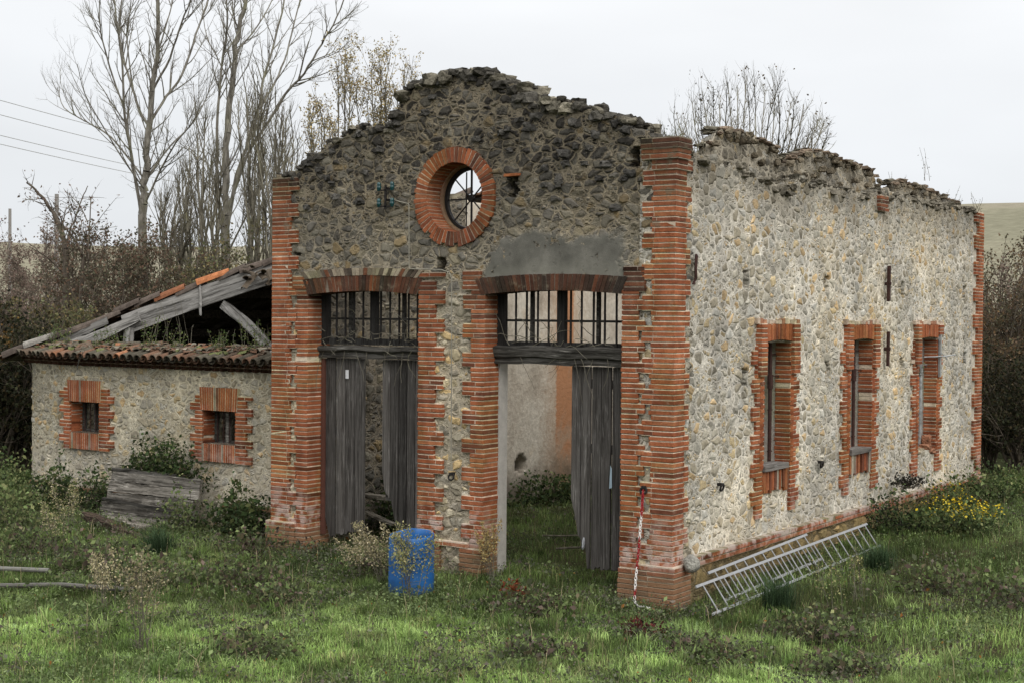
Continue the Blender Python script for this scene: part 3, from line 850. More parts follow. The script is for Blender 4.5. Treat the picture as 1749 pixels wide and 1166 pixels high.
# door leaves of weathered boards
def leaf(x0, x1, y, ang, z0s, z1, seed, hinge_left):
    """z0s: bottom height across the leaf (fraction, z) pairs; the leaf turns about its hinge side"""
    rnd = random.Random(seed); mb = MB()
    W = x1 - x0; n = max(3, int(W / .15)); u = 0
    hx = x0 if hinge_left else x1
    def pos(uu, d, z):
        xl = (x0 + uu) - hx
        c, s_ = math.cos(ang), math.sin(ang)
        return (hx + xl * c - d * s_, y + xl * s_ + d * c, z)
    fx = [p[0] for p in z0s]; fz = [p[1] for p in z0s]
    for i in range(n):
        w_ = W / n; ua = u + .009; ub = u + w_ - .009; u += w_
        d0 = rnd.uniform(-.012, .012); k = rnd.choice([.55, .75, .95, 1.2, 1.5, 1.75]); m = 10
        V, F = [], []
        xs = [ua + (ub - ua) * t / m for t in range(m + 1)]
        for t, xx in enumerate(xs):
            zb = float(np.interp(xx / W, fx, fz)) + rnd.uniform(-.02, .015) + .03 * (vnoise(xx * 30, seed, 1) - .5)
            gr = .0015 * math.sin(t * 2.1 + i)
            V += [pos(xx, d0 + gr, zb), pos(xx, d0 + gr, z1 - rnd.uniform(0, .015)), pos(xx, d0 + .035, zb), pos(xx, d0 + .035, z1)]
        for t in range(m):
            a = t * 4; b = a + 4
            F += [(a, b, b + 1, a + 1), (b + 2, a + 2, a + 3, b + 3), (a, a + 2, b + 2, b), (a + 1, b + 1, b + 3, a + 3)]
        F += [(0, 1, 3, 2), (m * 4, m * 4 + 2, m * 4 + 3, m * 4 + 1)]
        mb.add(V, F, (k * 1.0, k * .98, k * .97))
    o = mb.build('door_leaf', M['woodv'], hall)
    mb = MB()
    for zz in (.9, 2.5):
        zz = max(zz, max(fz) + .1)
        a = pos(.02, -.014, zz); b = pos(W * .98, -.014, zz)
    for zz in (1.0, 1.9, 2.75):
        if zz < min(fz) + .1: continue
        p = [pos(.05 * W + .0, .05, zz), pos(.95 * W, .05, zz)]
        mb.beam(p[0], p[1], .03, .12, (1, 1, 1), j=.003)
    mb.build('batten', M['woodx'], o)
    return o, pos
d1, p1 = leaf(-5.98, -5.24, .30, RAD(2), [(0, .62), (.06, .45), (.12, .32), (.3, .36), (1, .47)], 2.99, 91, True)
mb = MB(); mb.add([p1(.385, -.02, 2.69), p1(.445, -.02, 2.69), p1(.445, -.02, 2.82), p1(.385, -.02, 2.82)], [(0, 1, 2, 3)], (.55, .55, .56)); tag(mb.build('paper_label', M['paint'], d1), 'small pale rectangle')
mb = MB(); mb.beam((-6.01, .29, .35), (-6.01, .29, 2.98), .06, .06, (.10, .042, .03), up=(0, 1, 0)); mb.build('door_post', M['paint'], hall)
d2, p2 = leaf(-4.92, -3.99, .31, RAD(-1), [(0, 1.45), (.06, 1.1), (.2, .92), (.3, .55), (1, .45)], 2.99, 92, False)
d3, p3 = leaf(-1.69, -.74, .31, RAD(-1), [(0, 1.25), (.08, 1.0), (.13, .75), (.2, .66), (.26, .62), (.29, .32), (1, .36)], 2.98, 93, False)
tag(d1, 'dark closed plank door leaf'); tag(d2, 'dark plank leaf broken away at its left edge'); tag(d3, 'grey plank leaf with ragged bottom and broken left edge')
mb = MB(); mb.add([p3(.62, -.02, 1.40), p3(.66, -.02, 1.41), p3(.657, -.02, 1.66), p3(.633, -.02, 1.71)], [(0, 1, 2, 3)], (.28, .36, .42)); mb.build('paint_mark', M['paint'], d3)
mb = MB(); mb.blob(p3(.24, -.03, .64), (.035, .015, .08), (.30, .31, .33), .2, 0, 2.); mb.build('torn_plastic', M['paint'], d3)
# plastered strips on the inside of the left jambs
mb = MB(); mb.box((-2.90, .31, 0), (-2.832, .506, 3.0), (.40, .38, .35)); mb.build('jamb_lining', M['paint'], hall)


# ------------------------------------------------------------------ side windows
def side_window(i, y0, y1, z0, z1):
    mb = MB(); sd_ = 100 + 10 * i
    zb = .85
    dfn = None
    rnd = random.Random(sd_ + 4)
    w_ = .058; n = int((y1 - y0 - .03) / w_)
    for k in range(n):
        a = y0 + .015 + (y1 - y0 - .03) * k / n; b = y0 + .015 + (y1 - y0 - .03) * (k + 1) / n
        zc = z1 + .03 * (1 - ((a - (y0 + y1) / 2) / (.5 * (y1 - y0))) ** 2)
        mb.box((-.3, a, zc + .003), (.048, b, z1 + .24), tuple(m * .8 for m in MORT))
        mb.box((-.31, a + .004, zc), (.058 + rnd.uniform(-.004, .004), b - .004, z1 + .245 + rnd.uniform(-.01, .01)), brick_col(.0), .002)
    o = mb.build('window', M['brick'], hall)
    tag(o, ('tall slit window nearest the corner pillar', 'middle tall slit window', 'far tall slit window with a broken sill')[i])
    for sd2, f, ha, hb, hz in ((0, tooth(y0 - .22, y0, .12, 'l', 3, i), y0 - .19, y0 + .015, 2.84), (1, tooth(y1, y1 + .2, .12, 'r', 3, i + 1), y1 - .015, y1 + .21, 2.84 if i < 2 else 3.35)):
        mb = MB(); course_wall(mb, TS, f, zb, z1 + .02, .03, .22, dfn, seed=sd_ + sd2); course_wall(mb, TS, lambda k: (ha, hb), hz, 3.60, .085, .1, None, seed=sd_ + 2 + sd2); mb.build('jamb', M['brick'], o)
    mb = MB()
    for k in range(14):
        a = y0 - .25 + (y1 - y0 + .5) * k / 14; b = a + (y1 - y0 + .5) / 14
        zt = z1 + .31 + rnd.uniform(-.015, .02)
        mb.box((-.1, a, z1 + .25), (.035 + rnd.uniform(0, .02), b - .004, zt), sc(rnd.uniform(.8, 1.15), ((.50, .42, .34) if rnd.random() < .75 else (.36, .19, .12))), .006)
    mb.build('rowlock_course', M['brick'], o)
    # brick reveals
    mb = MB()
    course_wall(mb, lambda u, d, z: (-u, y1 - d, z), lambda k: (-.035, .20), z0, z1, .03, .1, None, seed=sd_ + 5, missing=.02)
    mb.box((-.5, y1 - .02, z0), (-.2, y1 + .06, z1), (.40, .38, .35)); mb.build('reveal', M['brick'], o); mb = MB()
    course_wall(mb, lambda u, d, z: (-u, y0 + d, z), lambda k: (-.035, .20), z0, z1, .03, .1, None, seed=sd_ + 6)
    mb.box((-.5, y0 - .06, z0), (-.2, y0 + .02, z1), (.40, .38, .35)); mb.build('reveal', M['brick'], o)
    if i < 2:
        mb = MB(); mb.box((-.2, y0 + .02, z0 - .045), (.07, y1 - .12, z0 + .03), (1.3,) * 3, .008); mb.build('sill', M['woody'], o)
        mb = MB()
        zz0 = 1.19 if i == 0 else 1.14
        n = 15
        for k in range(n):
            a = y0 + .02 + (y1 - y0 - .04) * k / n; b = a + (y1 - y0 - .04) / n
            r = rnd.random()
            c = brick_col() if r < .5 else sc(rnd.uniform(.7, 1.1), (.40, .36, .30)) if r < .8 else (.16, .075, .05)
            mb.box((-.1, a, zz0 + rnd.uniform(-.03, .04)), (.035 + rnd.uniform(-.02, .012), b - .004, z0 - .05), c, .004)
        mb.build('sill_apron', M['brick'], o)
    else:
        mb = MB()
        for k in range(9): mb.blob((-.15 + rnd.uniform(-.1, .12), y0 + .08 + (y1 - y0 - .1) * k / 9, z0 + rnd.uniform(-.03, .05)), (.14, .09, .06), (.33, .29, .21) if k < 6 else (.26, .13, .08))
        mb.blob((-.12, y1 - .13, z0 + .14), (.12, .10, .17), (.24, .11, .065)); mb.build('broken_sill', M['stone'], o)
    mb = MB()
    yy = (3.385, 6.71, 10.08)[i]
    mb.tube([(-.21, yy + .02, z0), (-.2, yy, (z0 + z1) / 2), (-.21, yy + .01, z1)], .028 if i < 2 else .034, 10)
    mb.tube([(-.2, yy, 2.62), (-.2, yy, 2.82)], .042, 10)
    mb.tube([(-.2, yy, 2.80), (-.14, yy + .16, 2.80), (-.15, y1 - .04, 2.78)], .009, 5)
    for zz in (1.7, 2.3, 3.1): mb.box((-.23, yy - .02, zz), (-.19, y1 - .02 if zz > 3 else yy + .07, zz + .02))
    mb.build('window_post', M['iron'] if i < 2 else M['zinc'], o)
    if i == 2:
        mb = MB()
        mb.box((.05, y1 + .02, 2.58), (.085, y1 + .10, 3.36), (1, 1, 1), .004)
        mb.tube([(-.1, y1 - .35, 2.95), (.12, y1 + .1, 2.96), (.28, y1 + .3, 2.99)], .012, 5); mb.tube([(.1, y1 + .05, 3.02), (.16, y1 + .2, 2.9)], .01, 5)
        mb.build('bracket', M['zinc'], o)
    return o
for i, a in enumerate(WIN): side_window(i, *a)
# loose moss clump on the far window's pipe is built with the plants

# plinth of the side wall and brick band
def plk(u, z): return z < .475 + .02 * vnoise(u * 3, z * 0, 4)
grid_wall('plinth', (.062, 0, 0), (0, 1, 0), (1, 0, 0), .30, 13.12, -.3, .50, .03, plk, .12, [M['plinth'], M['plinth']], hall)
mb = MB(); course_wall(mb, TS, lambda k: (.36 if k == 0 else .3, 13.1 if k == 0 else 11.), .465, .465 + 2.1 * PITCH, .085, .1, None, seed=47, missing=.03, mort=(.30, .26, .18)); mb.build('plinth_band', M['brick'], hall)

# broken masonry crowning the walls
mb = MB(); rnd = random.Random(7)
x = -6.55
while x < -.15:
    zt = float(np.interp(x, fpx, fpz))
    n = 1
    for dy in (.06, .26, .44):
        s_ = rnd.uniform(.055, .115) * (1.15 if -4.6 < x < -2 else 1)
        k = rnd.uniform(.6, 1.4)
        mb.blob((x + rnd.uniform(-.07, .07), dy + rnd.uniform(-.06, .05), zt + rnd.uniform(-.10, .045)), (s_ * rnd.uniform(.9, 1.5), s_ * 1.1, s_ * rnd.uniform(.6, 1.0)), (.072 * k, .067 * k, .057 * k) if rnd.random() < .72 else (.17 * k, .155 * k, .12 * k), .34)
    x += rnd.uniform(.07, .14)
for k in range(46):                       # dark stones standing proud of the upper face
    x = rnd.uniform(-6.2, -.5); zt = float(np.interp(x, fpx, fpz)); z = zt - .08 - rnd.random() ** 1.6 * 1.1
    if math.hypot(x - RC[0], z - RC[1]) < .8 or z < 5.0: continue
    s_ = rnd.uniform(.05, .10); c = rnd.uniform(.045, .10)
    mb.blob((x, .01, z), (s_ * 1.35, .06, s_ * .8), (c, c * .95, c * .86), .34)
mb.build('broken_coping', M['stone'], hall, smooth=False)
mb = MB()
y = .45
while y < 12.9:
    zt = float(np.interp(y, rpx, rpz))
    for dx in (-.06, -.26, -.45):
        s_ = rnd.uniform(.05, .105); k = rnd.uniform(.6, 1.6)
        mb.blob((dx + rnd.uniform(-.05, .05), y + rnd.uniform(-.08, .08), zt + rnd.uniform(-.11, .02)), (s_ * 1.1, s_ * rnd.uniform(.9, 1.6), s_ * rnd.uniform(.5, .85)), (.12 * k, .108 * k, .085 * k), .34)
    y += rnd.uniform(.08, .15)
mb.build('broken_coping', M['stone'], hall, smooth=False)

def remnant(prof_top, zbot, x0, x1, seed, flat):
    """slab of fallen masonry left on the wall head; prof_top = (y, z) points"""
    rnd = random.Random(seed); px = [p[0] for p in prof_top]; pz = [p[1] for p in prof_top]
    ys = np.linspace(px[0], px[-1], 90); V, F = [], []
    nx = 14
    for j, yy in enumerate(ys):
        t = float(np.interp(yy, px, pz)) + .05 * (vnoise(yy * 7, seed, 2) - .5)
        e = min(1, (j + .5) / 5, (89.5 - j) / 5)
        for i in range(nx + 16):
            if i < 16: xx = x1 + .05 * (vnoise(yy * 5, i * 1.1, seed) - .5) - .10 * i / 16; zz = zbot + (t - zbot) * i / 16
            else: xx = x1 - .10 + (x0 - x1 + .10) * (i - 16) / (nx - 1); zz = t + .05 * (vnoise(yy * 5, xx * 7, seed) - .5) - flat * .5 * abs(i - 16)
            V.append((xx, yy, zbot + (zz - zbot) * (.25 + .75 * e ** .6)))
    m = nx + 16
    for j in range(89):
        for i in range(m - 1): F.append((j * m + i, (j + 1) * m + i, (j + 1) * m + i + 1, j * m + i + 1))
    for j in (0, 89):
        b = [j * m + i for i in range(m)]; V.append((x0, ys[j], zbot)); b.append(len(V) - 1)
        F.append(tuple(b) if j == 0 else tuple(b[::-1]))
    mb = MB()
    # thin stones and tile edges along the top
    yy = px[0] + .05
    while yy < px[-1] - .05:
        t = float(np.interp(yy, px, pz)); s_ = rnd.uniform(.06, .12); k = rnd.uniform(.5, 1.3)
        mb.blob((x1 - .09 + rnd.uniform(-.05, .03), yy, t + rnd.uniform(-.05, .0)), (s_ * .7, s_ * 1.15, s_ * .42), (.15 * k, .115 * k, .085 * k))
        mb.blob((x1 - .3 + rnd.uniform(-.1, .1), yy, t + rnd.uniform(-.05, .01)), (s_ * 1.3, s_ * 1.6, s_ * .4), (.11 * k, .10 * k, .075 * k))
        for _ in range(2):
            zz = rnd.uniform(zbot, t - .03); s2 = rnd.uniform(.035, .07); k = rnd.uniform(.6, 1.5)
            mb.blob((x1 - .02, yy + rnd.uniform(-.1, .1), zz), (.05, s2 * 1.3, s2), (.13 * k, .11 * k, .08 * k))
        yy += rnd.uniform(.10, .26)
    mb2 = MB(); mb2.add(V, F, (.15, .13, .095)); o = mb2.build('masonry_remnant', M['side'], hall, smooth=True); mb.build('capping_stones', M['stone'], o); return o
remnant([(1.75, 5.98), (1.95, 6.16), (2.2, 6.25), (2.7, 6.27), (3.3, 6.24), (3.95, 6.20), (4.1, 6.08)], 5.45, -.62, -.30, 3, .012)
remnant([(4.25, 6.0), (4.7, 6.17), (5.2, 6.27), (5.8, 6.28), (6.8, 6.22), (7.9, 6.17), (8.2, 6.02)], 5.45, -.62, -.28, 4, .012)
remnant([(8.9, 6.02), (9.4, 6.14), (10.6, 6.10), (11.8, 6.03), (12.7, 5.95), (13., 5.88)], 5.5, -.62, -.26, 5, .01)
# the little brick stub near the wall head
mb = MB(); course_wall(mb, TS, lambda k: (7.15, 7.55 - .05 * (k % 2)), 5.42, 5.74, .06, .2, lambda u, z: .55, seed=77); mb.build('brick_stub', M['brick'], hall)

# iron ties, hooks, cable, insulators
mb = MB(); mb.tube([(.05, .50, 4.42), (.075, .46, 4.41), (.075, .44, 4.25), (.07, .46, 4.13), (.05, .43, 4.05)], .02, 6); mb.build('tie_iron', M['iron'], hall)
for za, zb in ((3.93, 4.52), (2.85, 3.42)):
    mb = MB(); mb.box((.04, 7.55, za), (.085, 7.61, zb), (1, 1, 1), .004); mb.tube([(.0, 7.58, (za + zb) / 2), (.10, 7.58, (za + zb) / 2)], .03, 6); mb.build('tie_iron', M['iron'], hall)
def torus(mb, c, R, r, ax, ay, n=14, m=6, col=(1, 1, 1)):
    c = Vector(c); ax = Vector(ax).normalized(); ay = Vector(ay).normalized(); az = ax.cross(ay)
    V, F = [], []
    for i in range(n):
        t = 2 * math.pi * i / n; d = ax * math.cos(t) + ay * math.sin(t)
        R_ = R if not isinstance(R, tuple) else None
        p = c + (d * R if R_ is not None else ax * math.cos(t) * R[0] + ay * math.sin(t) * R[1])
        for k in range(m):
            a = 2 * math.pi * k / m
            V.append(p + d * r * math.cos(a) + az * r * math.sin(a))
    for i in range(n):
        for k in range(m): F.append((i * m + k, ((i + 1) % n) * m + k, ((i + 1) % n) * m + (k + 1) % m, i * m + (k + 1) % m))
    mb.add(V, F, col)
for x, y, z, ax, d in ((-.37, -.055, 1.46, (1, 0, 0), 0), (-3.38, -.05, 1.42, (1, 0, 0), 0), (.055, 1.31, 1.40, (0, 1, 0), 1), (.055, 4.75, 1.42, (0, 1, 0), 1)):
    mb = MB(); torus(mb, (x, y, z), .045, .014, ax, (0, .3, 1) if not d else (.3, 0, 1)); mb.box((x - .025, y - .01, z + .02), (x + .025, y + .1, z + .06)) if not d else mb.box((x - .1, y - .025, z + .02), (x + .02, y + .025, z + .06))
    mb.build('tether_ring', M['irond'], hall)
mb = MB()
mb.tube([(-4.17, -.05, 5.19), (-4.135, -.07, 5.17), (-4.125, -.07, 4.3), (-4.10, -.075, 4.275), (-3.9, -.08, 4.27), (-3.55, -.075, 4.255), (-3.42, -.07, 4.22), (-3.385, -.065, 4.13), (-3.38, -.06, 3.0), (-3.38, -.05, 1.5)], .008, 6)
mb.tube([(-4.5, -.06, 5.28), (-4.3, -.07, 5.22), (-4.17, -.05, 5.19)], .008, 5)
mb.build('electric_cable', M['cable'], hall)
mb = MB()
for zz in (5.20, 5.43): mb.box((-4.68, -.11, zz - .05), (-4.40, -.09, zz - .03)); 
mb.box((-4.55, -.11, 5.12), (-4.52, -.09, 5.46)); mb.box((-4.55, -.1, 5.24), (-4.52, .05, 5.27)); mb.box((-4.55, -.1, 5.4), (-4.52, .05, 5.43))
br = mb.build('insulator_bracket', M['irond'], hall)
for zz in (5.20, 5.43):
    for x in (-4.655, -4.415):
        mb = MB(); pr = [(.018, -.03), (.028, -.02), (.03, .0), (.036, .005), (.036, .03), (.028, .045), (.034, .055), (.03, .085), (.015, .095)]
        mb.tube([(x, -.10, zz + b - .02) for a, b in pr], [a * .9 for a, b in pr], 12); mb.build('insulator', M['glassy'], br, smooth=True)
# near-black plugs added to stand in for shade in the putlog holes
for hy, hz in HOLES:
    mb = MB(); mb.box((-.42, hy - .15, hz - .16), (-.30, hy + .15, hz + .16), (.012, .011, .01), .01); mb.build('putlog_shade_plug', M['stone'], hall)
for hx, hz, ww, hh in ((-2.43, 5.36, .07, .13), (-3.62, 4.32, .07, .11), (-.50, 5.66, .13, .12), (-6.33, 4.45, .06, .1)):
    mb = MB(); mb.box((hx - ww - .06, .28, hz - hh - .05), (hx + ww + .06, .38, hz + hh + .05), (.012, .011, .01), .01); mb.build('putlog_shade_plug', M['stone'], hall)
# brick ends above the putlog hole beside the round window
mb = MB(); mb.box((-2.53, -.07, 5.49), (-2.31, .1, 5.53), (.33, .12, .06), .005); mb.build('brick_shelf', M['brick'], hall)
# ------------------------------------------------------------------ the lean-to annex
annex = empty('lean_to_annex', (-10.4, .9, .25), 'low stone annex with a collapsed tile roof left of the tall hall', 'ruined building')
AW = [(-12.56, -11.78, 1.49, 2.06), (-9.2, -8.44, 1.48, 2.05)]
def annex_keep(u, z):
    k = z < 2.69
    for x0, x1, z0, z1 in AW: k &= ~((u > x0) & (u < x1) & (z > z0) & (z < z1))
    return k
grid_wall('wall', (0, .9, 0), (1, 0, 0), (0, -1, 0), -12.72, -6.74, -.2, 2.7, .026, annex_keep, .45, [M['annex'], M['inner']], annex)
d_ = np.array([-1.4, .32]); L_ = float(np.hypot(*d_)); d_ = d_ / L_
grid_wall('wall', (-12.70, .905, 0), (-d_[0], -d_[1], 0), (-.223, -.975, 0), -L_, 0., -.2, 2.7, .026, lambda u, z: z < 2.69, .4, [M['annex'], M['inner']], annex)
grid_wall('wall', (-14.10, 1.22, 0), (.0, 1, 0), (-1, 0, 0), 0., 8.6, -.2, 2.7, .05, lambda u, z: z < 2.69, .4, [M['annex'], M['inner']], annex)
grid_wall('wall', (0, 9.4, 0), (1, 0, 0), (0, -1, 0), -14.1, -6.75, -.2, 4.6, .08, lambda u, z: z < np.maximum(2.69, 2.7 + .36 * (u + 14.3)), .3, [M['inner'], M['annex']], annex)
mb = MB()
for a, b in ((-14.1, -12.72), (-12.72, -10.9), (-8.7, -6.8)):
    pass
course_wall(mb, lambda u, d, z: (u, .9 - d, z + .004 * math.sin(u * 3)), lambda k: (-12.72, -10.6), .46, .46 + PITCH * 1.05, .05, .1, None, seed=141, missing=.12, mort=(.26, .22, .16))
mb.build('plinth_band', M['brick'], annex); mb = MB()
course_wall(mb, lambda u, d, z: (u, .9 - d, z + .004 * math.sin(u * 3)), lambda k: (-8.75, -6.75), .47, .47 + PITCH * 1.05, .05, .1, None, seed=142, missing=.12, mort=(.26, .22, .16))
mb.build('plinth_band', M['brick'], annex); mb = MB()
course_wall(mb, lambda u, d, z: (-12.70 + d_[0] * u - .223 * d, .905 + d_[1] * u - .975 * d, z), lambda k: (.02, L_), .44, .44 + PITCH * 1.05, .05, .1, None, seed=143, missing=.12, mort=(.26, .22, .16))
mb.build('plinth_band', M['brick'], annex)
mb = MB(); mb.box((-9.83, .84, 1.02), (-9.60, .95, 1.075), brick_col(), .006); mb.box((-9.80, .85, .92), (-9.64, .95, 1.01), brick_col(), .006); mb.build('brick_patch', M['brick'], annex)

def annex_window(i, x0, x1, z0, z1):
    mb = MB(); sd_ = 150 + i * 10; rnd = random.Random(sd_)
    T = lambda u, d, z: (u, .9 - d, z)
    def soldiers(mb, a0, a1, za, zb, fan, w_=.05):
        n = int((a1 - a0) / w_); c = (a0 + a1) / 2
        for k in range(n):
            a = a0 + (a1 - a0) * k / n; b = a0 + (a1 - a0) * (k + 1) / n
            for g, pr, col in ((0, .046, tuple(m * .9 for m in MORT)), (.006, .05 + rnd.uniform(-.002, .004), brick_col() if rnd.random() > .1 else (.25, .22, .17))):
                sh = lambda x: (x - c) * fan
                p = [(a + g, .9 - pr, za), (b - g, .9 - pr, za), (b - g, 1.1, za), (a + g, 1.1, za), (a + g + sh(a), .9 - pr, zb), (b - g + sh(b), .9 - pr, zb), (b - g + sh(b), 1.1, zb), (a + g + sh(a), 1.1, zb)]
                mb.add(p, MB.BF, col)
    soldiers(mb, x0 - .035, x1 + .04, z1 - .01, z1 + .37, .06); o = mb.build('window', M['brick'], annex)
    for f, e in ((tooth(x0 - .17, x0, .12, 'l', 2, i), 0), (tooth(x1, x1 + .24, .12, 'r', 2, i + 1), 1)):
        mb = MB(); course_wall(mb, T, f, z0 - .29, z1 + .30, .035, .2, None, seed=sd_ + e); mb.build('jamb', M['brick'], o)
    mb = MB(); soldiers(mb, x0 + .0, x1 + .0, z0 - .28, z0 + .01, 0.); mb.build('sill', M['brick'], o)
    mb = MB()
    course_wall(mb, lambda u, d, z: (x0 + d, .9 + u, z), lambda k: (.0, .24), z0, z1, .0, .1, None, seed=sd_ + 5)
    mb.build('reveal', M['brick'], o); mb = MB()
    course_wall(mb, lambda u, d, z: (x1 - d, .9 + u, z), lambda k: (.0, .24), z0, z1, .0, .1, None, seed=sd_ + 6)
    mb.build('reveal', M['brick'], o)
    mb = MB(); y = 1.15
    g = (.9, .9, .9)
    mb.box((x0, y, z0), (x0 + .06, y + .05, z1), g, .003); mb.box((x1 - .06, y, z0), (x1, y + .05, z1), g, .003); mb.box((x0, y, z1 - .06), (x1, y + .05, z1), g, .003); mb.box((x0, y, z0), (x1, y + .05, z0 + .05), g, .003)
    xm = x0 + (.36 if i else .42) * (x1 - x0)
    mb.box((xm, y - .02, z0), (xm + .07, y + .04, z1), (2.2, 2.2, 2.2) if i else g, .003)
    fr = mb.build('window_frame', M['woodx'], o)
    for k in range(5):
        x = x0 + .1 + (x1 - x0 - .2) * k / 4; mb = MB(); mb.tube([(x, y - .03, z0), (x, y - .03, z1)], .009, 5); mb.build('iron_bar', M['iron'], fr)
    tag(o, ('small barred window near the annex corner', 'small window with a pale mullion near the hall')[i])
for i, a in enumerate(AW): annex_window(i, *a)

# corbelled tile cornice and eave
def half_tile(mb, p0, p1, r0, r1, col, up, th=.012, n=7, flip=False, arc=math.pi):
    """canal tile from p0 to p1; up is the convex side"""
    p0 = Vector(p0); p1 = Vector(p1); d = (p1 - p0).normalized(); up = Vector(up); up = (up - d * up.dot(d)).normalized(); sd_ = d.cross(up)
    V, F = [], []
    for p, r in ((p0, r0), (p1, r1)):
        for rr in (r, r - th):
            for k in range(n):
                a = (math.pi - arc) / 2 + arc * k / (n - 1)
                V.append(p + sd_ * rr * math.cos(a) + up * (rr * math.sin(a) - r * .25))
    for k in range(n - 1):
        F += [(k, k + 1, 2 * n + k + 1, 2 * n + k), (n + k + 1, n + k, 3 * n + k, 3 * n + k + 1), (k + 1, k, n + k, n + k + 1), (2 * n + k, 2 * n + k + 1, 3 * n + k + 1, 3 * n + k)]
    mb.add(V, F, col)
def tile_col():
    r = random.random(); k = random.uniform(.7, 1.25)
    c = (.145, .085, .056) if r < .35 else (.11, .08, .058) if r < .65 else (.09, .08, .06) if r < .94 else (.22, .105, .058)
    return tuple(v * k for v in c)
def eave_pts(step):
    """points along the annex front, then round the splayed end"""
    out = []; x = -6.80
    while x > -12.75: out.append(((x, .9), (0, -1))); x -= step
    u = 0.03
    while u < L_ + .1: out.append(((-12.72 + d_[0] * u, .905 + d_[1] * u), (-.223, -.975))); u += step
    return out
EP = eave_pts(.182)
mb = MB()
dk = lambda: sc(random.uniform(.5, .9), (.10, .055, .038))
for r_, (zz, out) in enumerate(((2.665, .07), (2.735, .15))):
    for (x, y), (nx_, ny_) in EP:
        o_ = .09 * r_
        tx, ty = -ny_, nx_
        half_tile(mb, (x + nx_ * (out + .02) + tx * o_, y + ny_ * (out + .02) + ty * o_, zz + .045), (x - nx_ * .1 + tx * o_, y - ny_ * .1 + ty * o_, zz + .045), .082, .082, dk(), (0, 0, 1))
    for (x, y), (nx_, ny_) in EP:
        mb.obox((x + nx_ * (out / 2 - .02), y + ny_ * (out / 2 - .02), zz + .082 + .012), (.095, 0, 0), (nx_ * (out / 2 + .06), ny_ * (out / 2 + .06), 0), (0, 0, .011), (.16, .12, .085), .004)
mb.build('cornice', M['tile'], annex)
mb = MB(); SL = .30
for (x, y), (nx_, ny_) in EP:
    jx = random.uniform(-.008, .008)
    for row in range(2):
        if row == 1 and random.random() < .55: continue
        a = .34 - row * .30 + random.uniform(-.02, .02); b = a - (.40 if row == 0 else random.uniform(.15, .34))
        z0 = 2.875 + (.34 - a) * SL + .02 * row; z1 = 2.875 + (.34 - b) * SL + .02 * row
        jr = random.uniform(-.01, .01) * (1 + 2 * row)
        half_tile(mb, (x + nx_ * a + jx + jr, y + ny_ * a, z0), (x + nx_ * b + jx - jr, y + ny_ * b, z1 - .015), .088, .07, tile_col(), (0, 0, 1))
        tx, ty = -ny_ * .091, nx_ * .091
        half_tile(mb, (x + nx_ * (a - .03) + jx + tx, y + ny_ * (a - .03) + ty, z0 - .005), (x + nx_ * b + jx + tx, y + ny_ * b + ty, z1 - .02), .085, .07, tuple(v * .6 for v in tile_col()), (0, 0, -1))
ob = mb.build('eave_tiles', M['tile'], annex)
tag(ob, 'row of curved clay tiles along the eave')
# bedding, broken shards and moss on the remaining strip
nx0 = 150; V = []; F = []
for i in range(nx0):
    x = -6.78 - (14.3 - 6.78) * i / (nx0 - 1)
    for j in range(9):
        t = j / 8; yy = .62 + .80 * t
        yb = yy + (.24 * (-12.72 - x) if x < -12.72 else 0)
        V.append((x, yb, 2.86 + (yy - .62) * SL * .8 + .07 * float(fbm(x * 3, yy * 6, 71)) - .5 * max(0, t - .65) ))
for i in range(nx0 - 1):
    for j in range(8): F.append((i * 9 + j, i * 9 + j + 1, i * 9 + j + 10, i * 9 + j + 9))
mb = MB(); mb.add(V, F, (.075, .066, .035)); mb.build('roof_bedding', M['moss'], annex, smooth=True)
mb = MB(); rnd = random.Random(9)
for k in range(420):
    x = rnd.uniform(-14.1, -6.85); t = rnd.random() * .72; yy = .78 + .68 * t + (.24 * (-12.72 - x) if x < -12.72 else 0)
    zz = 2.86 + (.16 + .68 * t) * SL * .8 + .07 * float(fbm(x * 3, yy * 6, 71)) + .03
    a = Vector((rnd.uniform(-1, 1), rnd.uniform(-1, 1), rnd.uniform(-.2, .3))).normalized(); a.z *= .5; up = Vector((rnd.uniform(-.4, .4), -.3 + rnd.uniform(-.4, .4), 1))
    l = rnd.uniform(.06, .22)
    c = tile_col() if rnd.random() < .72 else sc(rnd.uniform(.7, 1.3), ((.10, .11, .045) if rnd.random() < .5 else (.20, .18, .14)))
    half_tile(mb, Vector((x, yy, zz)) - a * l / 2, Vector((x, yy, zz)) + a * l / 2, .075, .07, c, up, arc=rnd.uniform(1., 2.6), n=5)
mb.build('broken_tiles', M['tile'], annex)

def timber(name, parts_, mat, ups=(0, 0, 1), j=.006, n=10, label=None):
    """squared timbers in a local frame whose x axis is the grain; parts_ = (p0, p1, w, h, tint, sag)"""
    p0, p1 = Vector(parts_[0][0]), Vector(parts_[0][1])
    d = (p1 - p0).normalized(); sd_ = d.cross(Vector(ups)).normalized(); u = sd_.cross(d)
    Rm = Matrix((d, -sd_, u)).transposed()
    mb = MB(); Ri = Rm.transposed()
    for a, b, w_, h_, tint, sag in parts_: mb.beam(Ri @ (Vector(a) - p0), Ri @ (Vector(b) - p0), w_, h_, sc(tint, (1, 1, 1)), j=j, n=n, sag=sag)
    o = mb.build(name, mat)
    o.parent = annex; o.location = p0 - origin(annex); o.rotation_euler = Rm.to_euler()
    if label: tag(o, label)
    return o
